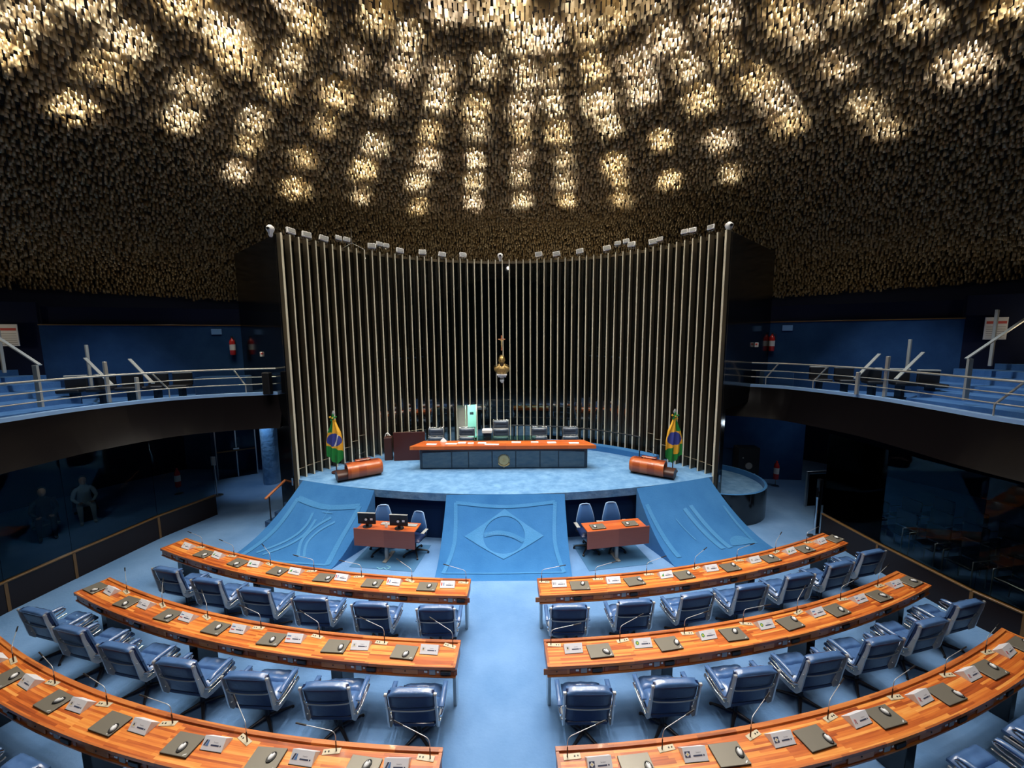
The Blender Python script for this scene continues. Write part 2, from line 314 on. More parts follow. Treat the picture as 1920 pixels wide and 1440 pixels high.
# hanging plates
def plates():
    rg = np.random.RandomState(3); xs = []
    r = .3
    while r < 16.5:
        n = int(2 * PI * r / .098); a = (np.arange(n) + rg.rand()) * 2 * PI / n
        x = r * np.sin(a); y = 5 + r * np.cos(a); k = y > -4.5
        xs.append(np.c_[x[k], y[k], a[k], np.full(k.sum(), r)]); r += .118
    A = np.concatenate(xs); n = len(A)
    A[:, 0] += rg.randn(n) * .012; A[:, 1] += rg.randn(n) * .02
    z = DC.z + np.sqrt(DR * DR - A[:, 0] ** 2 - (A[:, 1] - 5) ** 2) + rg.randn(n) * .03
    yaw = -A[:, 2] + rg.randn(n) * .25; tilt = rg.randn(n) * .07
    # plates close to the middle of the picture first: single parts; the rest one mass
    w, h, t = .034, .085, .0015
    c, s = np.cos(yaw), np.sin(yaw)
    base = np.array([[sx * w, sy * t, sz * h] for sz in (-1, 1) for sy in (-1, 1) for sx in (-1, 1)])
    F = np.array([(0, 2, 3, 1), (4, 5, 7, 6), (0, 1, 5, 4), (2, 6, 7, 3), (0, 4, 6, 2), (1, 3, 7, 5)])
    fwd = A[:, 1]; cam_d = np.sqrt((A[:, 0] - .16) ** 2 + fwd ** 2 + (z - 5.22) ** 2)
    vis = (fwd > 7.9) & (np.abs(A[:, 0]) < 7); order = np.argsort(np.where(vis, cam_d, 1e9)); near = np.zeros(n, bool); near[order[:290]] = True
    far = ~near
    B = np.repeat(base[None], n, 0)
    Y = B[:, :, 1] * np.cos(tilt)[:, None] - B[:, :, 2] * np.sin(tilt)[:, None]; Z = B[:, :, 1] * np.sin(tilt)[:, None] + B[:, :, 2] * np.cos(tilt)[:, None]; X = B[:, :, 0]
    V = np.stack([X * c[:, None] - Y * s[:, None] + A[:, 0, None], X * s[:, None] + Y * c[:, None] + A[:, 1, None], Z + z[:, None] + h], -1)
    Vf = V[far]; m = len(Vf); faces = (F[None] + 8 * np.arange(m)[:, None, None]).reshape(-1, 4)
    me = bpy.data.meshes.new('ceiling_plates'); me.vertices.add(m * 8); me.vertices.foreach_set('co', Vf.reshape(-1).astype(np.float32))
    me.loops.add(len(faces) * 4); me.loops.foreach_set('vertex_index', faces.reshape(-1)); me.polygons.add(len(faces))
    me.polygons.foreach_set('loop_start', np.arange(len(faces)) * 4); me.update(calc_edges=True); me.materials.append(M['plates'])
    o = link('ceiling_plate_field', me, ceil_o, kind='stuff')
    pm = bpy.data.meshes.new('ceiling_plate'); pm.from_pydata((base + [0, 0, 0]).tolist(), [], F.tolist()); pm.materials.append(M['plates'])
    for i in np.nonzero(near)[0]:
        q = bpy.data.objects.new('ceiling_plate', pm); COL.objects.link(q); q.parent = ceil_o
        q.location = (A[i, 0], A[i, 1], z[i] + h); q.rotation_euler = (tilt[i], 0, yaw[i])
    print('plates', n)
plates()
# outer drum wall
def arcwall(b, cx, cy, r, a0, a1, z0, z1, n=64, th=.2, mi=0):
    for i in range(n):
        p, q = a0 + (a1 - a0) * i / n, a0 + (a1 - a0) * (i + 1) / n
        P = [(cx + rr * math.sin(t), cy + rr * math.cos(t)) for t, rr in ((p, r), (q, r), (q, r + th), (p, r + th))]
        b.prism(P, z0, z1, mi)
b = MB(); arcwall(b, 0, 5, 16.75, 0, 2 * PI, -.1, 7.2, 80); struct(b, 'wall_outer', 'navy')

# stage
def stage_front(n=40, off=0):
    out = []
    for i in range(n + 1):
        a = R(-21.9 + 43.8 * i / n); out.append(((15.0 - off) * math.sin(a), 24.38 - (15.0 - off) * math.cos(a)))
    return out
HS = 1.35
b = MB(); f = stage_front(); f1 = stage_front(off=.30)
b.prism(f + [(6.0, 10.6), (6.6, 12.5), (5, 15), (-5, 15), (-6.6, 12.5), (-6.0, 10.6)], HS - .2, HS)
struct(b, 'stage_deck', 'stage')
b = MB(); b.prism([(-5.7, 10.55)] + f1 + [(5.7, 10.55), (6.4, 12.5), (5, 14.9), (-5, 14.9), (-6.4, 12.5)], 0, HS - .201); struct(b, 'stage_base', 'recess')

def txt(s, size, name):
    cu_ = bpy.data.curves.new(name, 'FONT'); cu_.body = s; cu_.size = size; cu_.align_x = 'CENTER'; cu_.align_y = 'CENTER'; cu_.resolution_u = 1
    o = bpy.data.objects.new(name, cu_); COL.objects.link(o); dg = bpy.context.evaluated_depsgraph_get(); me = bpy.data.meshes.new_from_object(o.evaluated_get(dg)); bpy.data.objects.remove(o); return me
M['lettering'] = mat('cut_pile_lettering', (.085, .27, .53), .9)
# ramps
def ramp(name, A, B, A0, B0, label, reliefs):
    A, B, A0, B0 = (Vector(q) for q in (A, B, A0, B0))
    def pt(u, t, lift=0.):
        # u 0..1 across, t 0 bottom .. 1 top; concave profile, rounded into the stage edge
        top = A.lerp(B, u); bot = A0.lerp(B0, u); z = HS * (t ** 1.75)
        p = bot.lerp(top, t); dzdt = HS * 1.75 * max(t, .02) ** .75; run = (top - bot).length
        nrm = Vector((0, -1, 0)); d = (bot - top).normalized(); l = math.hypot(dzdt, run)
        return Vector((p.x + d.x * dzdt / l * lift, p.y + d.y * dzdt / l * lift, z + run / l * lift))
    root = thing(name, label, 'ramp')
    b = MB(); NT = 28; NU = 16
    G = [[pt(u / NU, t / NT) for u in range(NU + 1)] for t in range(NT + 1)]
    b.grid(G)
    for u in (0, 1):   # side cheeks
        e = [pt(u, t / NT) for t in range(NT + 1)]; foot = [Vector((p.x, p.y, 0)) for p in e]
        b.grid([e, foot], smooth=False)
    pass
    b.build('ramp_body', 'ramp', root)
    for poly, m in reliefs:
        # poly: list of strips; each strip = (left curve, right curve) in (u,t)
        for Lc, Rc in poly:
            r = MB(); n = len(Lc); r.grid([[pt(*[Lc[i][k] + (Rc[i][k] - Lc[i][k]) * j / 3 for k in (0, 1)], lift=.011) for j in range(4)] for i in range(n)])
            r.build('carpet_relief', m, root)
    return pt, root
def band(pts, w, wt=None):
    "a strip of width w along a (u,t) polyline"
    P = [Vector(p) for p in bez([(x, y, 0) for x, y in pts], 8)]; L, Q = [], []
    for i, p in enumerate(P):
        d = (P[min(i + 1, len(P) - 1)] - P[max(i - 1, 0)]).normalized(); n = Vector((-d.y, d.x, 0)) * w / 2
        L.append((p.x + n.x, p.y + n.y)); Q.append((p.x - n.x, p.y - n.y))
    return (L, Q)
def straight(a, b_, w, n=14):
    P = [(a[0] + (b_[0] - a[0]) * i / n, a[1] + (b_[1] - a[1]) * i / n) for i in range(n + 1)]
    d = Vector((b_[0] - a[0], b_[1] - a[1])).normalized(); q = (-d.y * w / 2, d.x * w / 2)
    return ([(x + q[0], y + q[1]) for x, y in P], [(x - q[0], y - q[1]) for x, y in P])
# centre ramp: the national flag (rhombus, disc, banner) cut into the pile
cu, ct, aw, ah, rd = .495, .605, .315, .265, .165
def rhomb_minus_disc():
    N = 48; inner = []; outer = []
    for i in range(N + 1):
        a = 2 * PI * i / N; dx, dy = math.cos(a), math.sin(a)
        inner.append((cu + rd * dx, ct + rd * 1.20 * dy)); k = 1 / (abs(dx) / aw + abs(dy) / ah); outer.append((cu + k * dx, ct + k * dy))
    return (inner, outer)
def frame(u0, u1, t0, t1, w, sag=.03):
    return [band([(u0 - .03, t0), (u0 + .02, (t0 + t1) / 2), (u0, t1)], w), band([(u1 + .03, t0), (u1 - .02, (t0 + t1) / 2), (u1, t1)], w),
            band([(u0, t1), ((u0 + u1) / 2, t1 - sag), (u1, t1)], w), band([(u0 - .03, t0), ((u0 + u1) / 2, t0 - .01), (u1 + .03, t0)], w * .6)]
pt_c, ramp_c = ramp('centre_ramp', (-1.47, 9.37), (1.47, 9.37), (-1.55, 7.92), (1.47, 7.92), 'blue carpeted ramp with rhombus flag relief between the two clerk desks',
     [([rhomb_minus_disc()], 'relief'), (frame(.085, .915, .15, .93, .03, .04), 'relief2'), ([band([(.335, .615), (.45, .64), (.56, .61), (.65, .55)], .045)], 'relief2')])
T_FLAG = txt('ORDEM E PROGRESSO', 1.0, 'banner_lettering'); xs_ = [v.co.x for v in T_FLAG.vertices]; xm = max(abs(min(xs_)), max(xs_))
for v in T_FLAG.vertices:
    q_ = v.co.x / xm; v.co = pt_c(.495 + .145 * q_, .618 - .035 * q_ - .035 * q_ * q_ + v.co.y * .026, .017)
T_FLAG.materials.clear(); T_FLAG.materials.append(M['lettering']); link('banner_lettering', T_FLAG, ramp_c)
def wedge(u0, t0, u1, t1, w0, w1): return straight((u0, t0), (u1, t1), (w0 + w1) / 2)
pt_l, ramp_l = ramp('left_ramp', (-5.60, 10.44), (-3.37, 9.70), (-6.75, 8.65), (-4.02, 8.30), 'blue carpeted ramp with curved twin columns in relief, left of the clerk desk',
     [(frame(.10, .90, .13, .84, .05, .05), 'relief2'),
      ([band([(.40, .72), (.42, .58), (.36, .42), (.18, .22)], .030), band([(.48, .66), (.48, .52), (.42, .38), (.26, .20)], .030),
        band([(.64, .70), (.53, .58), (.50, .42), (.60, .22)], .030), band([(.71, .66), (.60, .55), (.57, .40), (.66, .22)], .024)], 'relief'),
      ([straight((.50, .74), (.63, .74), .010), straight((.565, .80), (.56, .66), .008)], 'relief')])
pt_r, ramp_r = ramp('right_ramp', (3.37, 9.70), (5.60, 10.44), (3.90, 8.30), (6.75, 8.80), 'blue carpeted ramp with twin straight bars in relief, right of the clerk desk',
     [([straight((.05, .84), (.10, .20), .045), straight((.93, .72), (.90, .25), .03)], 'relief2'),
      ([straight((.46, .75), (.55, .24), .05), straight((.55, .77), (.62, .24), .05), straight((.30, .66), (.37, .40), .012)], 'relief'),
      ([([(.66 + .12 * (1 - math.cos(PI * i / 12)), .26) for i in range(13)], [(.66 + .12 * (1 - math.cos(PI * i / 12)), .26 + .12 * math.sin(PI * i / 12)) for i in range(13)])], 'relief2')])

# ------------------------------------------------------------------ glass wall with fins
FC = (0, 7.95); ZT = 7.95
def fang(i): return R(-65.9 + 2.2339 * i)
def onarc(a, r, z=0): return (FC[0] + r * math.sin(a), FC[1] + r * math.cos(a), z)
b = MB(); arcwall(b, *FC, 6.50, fang(0), fang(59), ZT - .10, ZT - .02, 59, .10); wall_f = struct(b, 'wall_front', 'alu_fin')
fin_m = MB(); fin_m.box((0, .105, 0), (.042, .21, 1)); fin_me = fin_m.mesh('fin', 'alu_fin')
fe_m = MB(); fe_m.box((0, -.004, 0), (.042, .012, 1)); fe_me = fe_m.mesh('lit_fin_edge', 'lit_fin_edge')
DOOR = range(22, 26)
for i in range(60):
    z0 = 2.76 if i in (23, 24) else (HS if 2 < i < 57 else .75)
    o = link('fin', fin_me, wall_f, onarc(fang(i), 6.3, (z0 + ZT) / 2), -fang(i)); o.scale = (1.3 if i in (0, 59) else .85, 1, ZT - z0); link('lit_fin_edge', fe_me, o)
for i in range(59):
    z0 = 2.76 if i in (22, 23, 24) else .8
    a0, a1 = fang(i), fang(i + 1); P = [onarc(a, r)[:2] for a, r in ((a0, 6.53), (a1, 6.53), (a1, 6.545), (a0, 6.545))]
    b = MB(); b.prism(P, z0, ZT - .05); b.build('pane', 'glass', wall_f)
# cross bars between the low ends of the fins
for s in (-1, 1):
    for k, z in [(59, 1.62), (58, 1.64), (57, 1.65), (56, 1.66), (55, 1.68), (54, 1.84), (53, 1.98), (52, 2.12)]:
        pass
for i, z in [(0, 1.63), (1, 1.65), (2, 1.66), (3, 1.67), (4, 1.69), (6, 1.86), (7, 2.01), (8, 2.15), (14, 2.02), (15, 2.03), (16, 2.04),
             (58, 1.63), (57, 1.65), (56, 1.66), (55, 1.67), (53, 1.70), (52, 1.85), (51, 1.99), (50, 2.14)]:
    b = MB(); b.cyl(onarc(fang(i), 6.33, z), onarc(fang(i + 1), 6.33, z), .014, n=6); b.build('crossbar', 'alu_fin', wall_f)
# side walls running back from the last fins
for s, e in ((-1, (-8.65, 12.95)), (1, (8.75, 13.1))):
    b = MB(); a = onarc(s * R(66.3), 6.45); p0 = Vector((a[0], a[1])); p1 = Vector(e); d = (p1 - p0).normalized(); n = Vector((-d.y, d.x)) * .12 * s
    b.prism([tuple(p0), tuple(p1), tuple(p1 - n * -1), tuple(p0 + n)], 3.2, ZT - .03)
    q = p0 + d * (.28 if s > 0 else 1.0); b2 = MB(); b2.prism([tuple(p0), tuple(q), tuple(q + n), tuple(p0 + n)], .0, 3.2); struct(b2, 'wall_low_left' if s < 0 else 'wall_low_right', 'blackgloss')
    struct(b, 'wall_side_left' if s < 0 else 'wall_side_right', 'blackgloss')
# lit room behind the open door
A0, A1 = fang(22), fang(25)
b = MB()
p = [onarc(A0, 6.56), onarc(A1, 6.56), onarc(A1 + .02, 8.3), onarc(A0 - .05, 8.3)]
b.prism([q[:2] for q in (p[0], p[3], onarc(A0 - .06, 8.3), onarc(A0 - .01, 6.56))], HS, 2.78); b.prism([q[:2] for q in (p[1], p[2], onarc(A1 + .03, 8.3), onarc(A1 + .01, 6.56))], HS, 2.78)
b.prism([q[:2] for q in (p[3], p[2], onarc(A1 + .02, 8.4), onarc(A0 - .05, 8.4))], HS, 2.78); b.prism([q[:2] for q in p], 2.78, 2.84); b.prism([q[:2] for q in p], HS - .05, HS)
struct(b, 'wall_back_room', 'teal')
b = MB(); b.cyl(onarc((A0 + A1) / 2, 7.3, 2.72), onarc((A0 + A1) / 2, 7.3, 2.78), .12, n=16); b.build('ceiling_light', 'lampglow', label='round white ceiling lamp inside the lit doorway behind the dais', cat='lamp')
ld = bpy.data.lights.new('room_lamp', 'POINT'); ld.energy = 60; ld.color = (.8, 1, .93); ld.shadow_soft_size = .1
o = bpy.data.objects.new('room_lamp', ld); o.location = onarc((A0 + A1) / 2, 7.1, 2.6); COL.objects.link(o)
dr = thing('door_1', None, None); dr['kind'] = 'structure'
b = MB(); pa = Vector(onarc(A0 + .005, 6.52)); pb = Vector(onarc(A0 + .050, 6.72)); m = (pa + pb) / 2; d = pb - pa
b.box((m.x, m.y, (HS + 2.75) / 2), (.36, .04, 2.75 - HS), -A0 - .15); b.build('door_leaf', 'door', dr)
b = MB(); b.box((*onarc(A0 + .062, 6.66)[:2], (HS + 2.75) / 2), (.06, .18, 2.75 - HS), -A0); b.build('door_frame', 'door', dr)
b = MB(); b.box((*onarc(A0 + .060, 7.9)[:2], 2.05), (.26, .2, .5)); b.box((*onarc(A0 + .060, 7.9)[:2], 1.6), (.30, .24, .4)); b.box((*onarc(A0 + .060, 7.9)[:2], 2.36), (.26, .2, .10), mi=1)
b.build('stacked_equipment', ['black', 'darkwood'], label='dark stacked equipment standing inside the lit doorway', cat='equipment')
b = MB(); b.box((*onarc(A0 + .11, 8.28)[:2], 2.1), (.16, .03, .10)); b.build('wall_sign', 'panelrim', label='small dark sign on the pale green wall inside the doorway', cat='sign')

# ------------------------------------------------------------------ desks
ROWS = {1: (23.74, 16.93, 1.00), 2: (23.15, 17.83, 1.02), 3: (21.78, 18.00, 1.04)}
ROWN = {1: 'front', 2: 'middle', 3: 'rear'}; SIDE = {-1: 'left', 1: 'right'}
OUT = {1: 7.48, 2: 7.72, 3: 7.9}
ORD = ['nearest the aisle', 'second from the aisle', 'third from the aisle', 'fourth from the aisle', 'fifth from the aisle', 'sixth from the aisle', 'at the outer end']
DW = .467; DH = .75
def rp(row, s, d, z=0.):
    C, r, _ = ROWS[row]; a = s / r; q = r + d
    return Vector((q * math.sin(a), C - q * math.cos(a), z))
def rrot(row, s): return s / ROWS[row][1]      # local +Y looks to the front
def strip(b, row, s0, s1, d0, d1, z0, z1, mi=0, n=30, uv=True):
    Pt = [[rp(row, s0 + (s1 - s0) * i / n, d, z) for i in range(n + 1)] for d, z in ((d0, z1), (d1, z1), (d1, z0), (d0, z0), (d0, z1))]
    U = [[(s0 + (s1 - s0) * i / n, v) for i in range(n + 1)] for v in (d0, d1, d1 + abs(z1 - z0), 2 * d1, 2 * d1 + .1)]
    b.grid(Pt, mi, False, U if uv else None)
    for i in (0, n):
        q = [Pt[k][i] for k in range(4)]; b.add(q, [(0, 1, 2, 3)], mi, False, [(0, 0), (DW, 0), (DW, .1), (0, .1)] if uv else None)
def inner(row, d):  # aisle end, opens slightly towards the viewer
    return .60 + (d / DW) * .05
seat_items = []
MICB = MB(); MICB.box((0, 0, .004), (.17, .055, .008), bev=.003)
for row in (1, 2, 3):
    for sd in (-1, 1):
        s0, s1 = sd * .615, sd * OUT[row]
        root = thing('curved_desk', f'curved {ROWN[row]} desk of striped orange wood, {SIDE[sd]} of the aisle', 'desk', group=None)
        b = MB(); strip(b, row, s0, s1, .05, DW - .02, DH - .035, DH); b.build('tabletop', 'wood', root)
        b = MB(); strip(b, row, s0, s1, -.02, .028, DH - .05, DH + .012); strip(b, row, s0, s1, .028, .05, DH - .05, DH - .012)
        b.build('rear_rail', 'wood_edge', root)
        b = MB(); strip(b, row, s0, s0 + sd * .035, 0, DW, DH - .05, DH + .006, n=2); b.build('end_rail', 'wood_edge', root); b = MB(); strip(b, row, s1 - sd * .035, s1, 0, DW, DH - .05, DH + .006, n=2); b.build('end_rail', 'wood_edge', root)
        b = MB(); strip(b, row, s0, s1, DW - .02, DW, DH - .04, DH + .002); b.build('front_edge', 'wood_edge', root)
        b = MB(); strip(b, row, s0, s1, .06, DW - .03, DH - .15, DH - .036); b.build('apron', 'apron', root)
        b = MB(); strip(b, row, s0, s1, DW - .045, DW - .01, DH - .168, DH - .148); b.build('apron_lip', 'wood_edge', root)
        for s, w, dd, ma in ((.66, .05, .14, 'steel'), (2.32, .17, .30, 'blackgloss'), (4.75, .17, .30, 'blackgloss'), (6.95, .17, .30, 'blackgloss')):
            b = MB(); p = rp(row, sd * s, .24, (DH - .15) / 2); b.box(p, (w, dd, DH - .15), rrot(row, sd * s), bev=.006); b.build('leg', ma, root)
        sp = ROWS[row][2]
        for k in range(1, 8):
            c = sd * sp * k; t = rrot(row, c + sd * .0)
            def onface(ds, z, size, nm, ma, lab=None, bev=.004, out=.0, par=None):
                s_ = c + ds; b = MB(); b.box(rp(row, s_, DW - .028 + size[1] / 2 + out, DH + z), size, rrot(row, s_), bev=bev); return b.build(nm, ma, par or root)
            dk = -.02 if sd > 0 else -.02
            dw = onface(-.28, -.09, (.36, .012, .092), 'drawer', 'drawer')
            onface(-.28, -.085, (.018, .008, .018), 'drawer_lock', 'black', out=.012, par=dw)
            onface(.0, -.09, (.045, .01, .03), 'label_plate', 'white')
            onface(.09, -.09, (.085, .012, .085), 'socket_plate', 'graypl')
            onface(.165, -.088, (.026, .014, .026), 'push_button', 'white')
            onface(.27, -.09, (.14, .03, .055), 'earpiece_cradle', 'black')
            onface(.40, -.09, (.05, .008, .09), 'apron_panel', 'apron')

# ---- prototypes for things on the desks
def proto_mic(sd):
    root = thing('gooseneck_microphone', 'x', 'microphone')
    b = MB(); b.box((0, 0, .003), (.19, .062, .006), bev=.002); b.build('base_plate', 'beige', root)
    b = MB(); b.cyl((.03 * sd, 0, .006), (.03 * sd, 0, .010), .009); b.cyl((.065 * sd, 0, .006), (.065 * sd, 0, .010), .008); b.build('socket', 'black', root)
    x0 = -sd * .05
    b = MB(); b.cyl((x0, 0, .006), (x0, 0, .13), .0075, .0065, n=8); b.build('stem', 'darkwood', root)
    L = bez([(x0, 0, .12), (x0, 0, .19), (x0 + sd * .03, .01, .235), (x0 + sd * .12, .03, .25), (x0 + sd * .34, .08, .27)], 5)
    b = MB(); b.tube(L, .0042, 6); gn = b.build('gooseneck', 'alu', root)
    b = MB(); b.cyl((x0 + sd * .33, .078, .269), (x0 + sd * .45, .105, .28), .0085, n=8); b.build('microphone_head', 'black', gn)
    return root
def proto_laptop():
    root = thing('laptop', 'x', 'laptop')
    b = MB(); b.box((0, 0, .008), (.34, .235, .016), bev=.004); b.build('laptop_base', 'black', root)
    b = MB(); b.box((0, 0, .020), (.342, .237, .008), bev=.006); ld_ = b.build('laptop_lid', 'laptop', root); b = MB(); b.box((.13, -.095, .0245), (.035, .009, .001), rz=.6); b.build('lid_mark', 'white', ld_)
    b = MB(); b.box((.10, .1145, .011), (.03, .012, .012)); b.box((-.10, .1145, .011), (.03, .012, .012)); b.build('hinge', 'black', root)
    return root
def proto_mouse():
    root = thing('computer_mouse', 'x', 'mouse')
    rings = [[(x * k, y * k, z) for x, y, _ in ell(0, 0, 0, .026, .043, 14)] for z, k in ((0, .9), (.008, 1), (.02, .9), (.029, .6), (.033, .2))]
    b = MB(); b.loft(rings); b.build('mouse_shell', 'white', root)
    b = MB(); b.tube([((.036 + .0) * math.cos(a), .054 * math.sin(a), .006) for a in np.linspace(0, 2 * PI, 22)[:-1]], .006, 5, closed=True); b.build('coiled_cable', 'black', root)
    b = MB(); b.box((0, .018, .030), (.008, .02, .006)); b.build('scroll_wheel', 'black', root)
    return root
T_SEN = txt('Senador', .017, 'title_text')
CARD = .26; CH = .092
def quad(b, x0, x1, y0, y1, mi=0): b.add([(x0, y0, 0), (x1, y0, 0), (x1, y1, 0), (x0, y1, 0)], [(0, 1, 2, 3)], mi)
def ngon(b, cx, cy, r, n=16, mi=0, z=0.): b.add([(cx + r * math.cos(2 * PI * i / n), cy + r * math.sin(2 * PI * i / n), z) for i in range(n)], [tuple(range(n))], mi)
def flag_mesh(kind):
    b = MB(); x0, x1, y0, y1 = -.115, -.055, -.02, .03
    mats = ['ink', 'inkgreen', 'inkred', 'inkblue', 'inkyellow', 'white']
    if kind == 'diamond': quad(b, x0, x1, y0, y1, 0); b.add([(x0 + .004, .005, .0005), (-.085, y0 + .004, .0005), (x1 - .004, .005, .0005), (-.085, y1 - .004, .0005)], [(0, 1, 2, 3)], 5); ngon(b, -.085, .005, .007, 10, 4, .001)
    elif kind == 'slash': quad(b, x0, x1, y0, y1, 5); b.add([(x0, y0, .0005), (x0 + .02, y0, .0005), (x0 + .045, y1, .0005), (x0 + .025, y1, .0005)], [(0, 1, 2, 3)], 0); b.add([(x0 + .025, y0, .0005), (x1, y0, .0005), (x1, y1, .0005), (x0 + .05, y1, .0005)], [(0, 1, 2, 3)], 3)
    elif kind == 'bars': quad(b, x0, x0 + .02, y0, y1, 2); quad(b, x0 + .04, x0 + .055, y0, y1, 3)
    elif kind == 'crest': quad(b, x0, x1, y0, y1, 5); quad(b, -.095, -.075, -.008, .018, 0); b.add([(-.095, -.008, .001), (-.075, -.008, .001), (-.085, .002, .001)], [(0, 1, 2)], 4)
    elif kind == 'cross': ngon(b, -.085, .005, .026, 8, 1); ngon(b, -.085, .005, .013, 8, 4, .0006)
    elif kind == 'stripes': quad(b, x0, x1, .018, .03, 3); quad(b, x0, x1, -.02, -.008, 2)
    elif kind == 'tri': b.add([(x0, y0, 0), (x1, y0, 0), (x1, y1, 0)], [(0, 1, 2)], 1); b.add([(x0, y0, .0005), (-.085, y0, .0005), (-.095, .005, .0005)], [(0, 1, 2)], 4)
    elif kind == 'lines': quad(b, x0, x0 + .006, y0, y1, 0); [quad(b, x0, x1, y, y + .004, 0) for y in (-.015, .0, .012)]
    else: b.tube([(-.10, -.015, .001), (-.095, .02, .001), (-.075, .01, .001), (-.085, -.01, .001), (-.07, -.02, .001)], .003, 4, 2)
    quad(b, -.025, .075, -.016, -.004, 0); quad(b, .085, .10, -.016, -.004, 0)
    return b.mesh('printed_flag', mats)
FLAGS = {k: flag_mesh(k) for k in ('diamond', 'slash', 'bars', 'crest', 'cross', 'stripes', 'tri', 'lines', 'scroll')}
CARDP = MB(); hw = CARD / 2; dp = .084
CARDP.add([(-hw, -dp, 0), (hw, -dp, 0), (hw, 0, CH), (-hw, 0, CH), (-hw, dp, 0), (hw, dp, 0)], [(0, 1, 2, 3), (5, 4, 3, 2), (0, 3, 4), (1, 5, 2), (0, 4, 5, 1)])
CARD_ME = CARDP.mesh('card_body', 'card')
RIM = MB(); RIM.box((0, 0, 0), (CARD + .008, .004, .008)); RIM_ME = RIM.mesh('card_rim', 'black')
TILT = math.atan2(CH, dp)
def make_card(row, sd, k, loc, rz, fl, desc):
    root = thing('name_card', f'name card with {desc}, {ROWN[row]} {SIDE[sd]} desk, {ORD[k-1]}', 'name card', loc, rz)
    link('card_body', CARD_ME, root); link('card_rim', RIM_ME, root, (0, -dp, .003))
    q = link('printed_flag', FLAGS[fl], root, (0, -dp / 2 - .0012, CH / 2 + .001)); q.rotation_euler = (TILT, 0, 0)
    q = link('printed_text', T_SEN, root, (.035, -dp / 2 - .0012 + .006, CH / 2 + .017)); q.rotation_euler = (TILT, 0, 0)
    return root
T_SEN.materials.clear(); T_SEN.materials.append(M['ink'])
mic = {s: proto_mic(s) for s in (-1, 1)}; mict = {s: tree_of(mic[s]) for s in (-1, 1)}; used = set()
lap = proto_laptop(); lapt = tree_of(lap); mou = proto_mouse(); mout = tree_of(mou)
def place(key, proto, tree, loc, rz, label, group):
    if key not in used:
        used.add(key); proto.location = loc; proto.rotation_euler = (0, 0, rz); proto['label'] = label; proto['group'] = group; return proto
    return dup(proto, tree, loc, rz, label, group)
FL = {(1, -1): [('bars', 'a red-blue flag')] * 3 + [('tri', 'a green triangle flag')] * 3 + [('crest', 'a dark crest')],
      (1, 1): [('lines', 'green and dark lines'), ('scroll', 'a small dark emblem'), ('tri', 'a green corner flag'), ('crest', 'a small emblem'), ('crest', 'a small emblem'), ('tri', 'a dark corner mark'), ('scroll', 'a faint mark')],
      (2, -1): [('crest', 'a small dark crest')] * 2 + [('stripes', 'a green, white and red flag')] * 3 + [('lines', 'pale print')] * 2,
      (2, 1): [('crest', 'a small dark crest')] + [('cross', 'a round green emblem')] * 3 + [('stripes', 'a striped flag')] * 3,
      (3, -1): [('slash', 'a blue and black diagonal flag')] * 3 + [('crest', 'a boxed dark crest')] * 3 + [('scroll', 'a red mark')],
      (3, 1): [('diamond', 'a white diamond emblem')] * 3 + [('scroll', 'a pale red scroll')] * 4}
for row in (1, 2, 3):
    for sd in (-1, 1):
        sp = ROWS[row][2]
        for k in range(1, 8):
            c = sd * sp * k; jit = rnd.uniform(-.02, .02)
            where = f'the {ROWN[row]} {SIDE[sd]} desk, {ORD[k-1]}'
            s = c - sd * .26; rz = rrot(row, s)
            place(('mic', sd), mic[sd], mict[sd], rp(row, s, .088, DH + .0005), rz + rnd.uniform(-.35, .25) * 1, f'gooseneck microphone on {where}', 'gooseneck microphones on the curved desks')
            s = c + jit; fl, desc = FL[(row, sd)][k - 1]
            make_card(row, sd, k, rp(row, s, .175, DH + .0005), rrot(row, s) + (.0 if sd > 0 else -.0) + rnd.uniform(-.06, .06), fl, desc)['group'] = 'name cards on the curved desks'
            if (row, sd, k) == (1, -1, 7): continue
            s = c + sd * .375 + rnd.uniform(-.02, .02); rz = rrot(row, s) + rnd.uniform(-.07, .07); dd = .26 + rnd.uniform(-.01, .01)
            p = rp(row, s, dd - .012, DH + .0005)
            place('lap', lap, lapt, p, rz, f'closed taupe laptop on {where}', 'closed laptops on the curved desks')
            off = Matrix.Rotation(rz, 3, 'Z') @ Vector((rnd.uniform(.03, .13), rnd.uniform(-.06, .04), .0255))
            if row < 3 and sd < 0: off = Matrix.Rotation(rz, 3, 'Z') @ Vector((rnd.uniform(.02, .10), rnd.uniform(-.07, .02), .0255))
            place('mou', mou, mout, p + off, rz + rnd.uniform(-.8, .8), f'white mouse lying on the laptop of {where}', 'mice resting on the laptops')

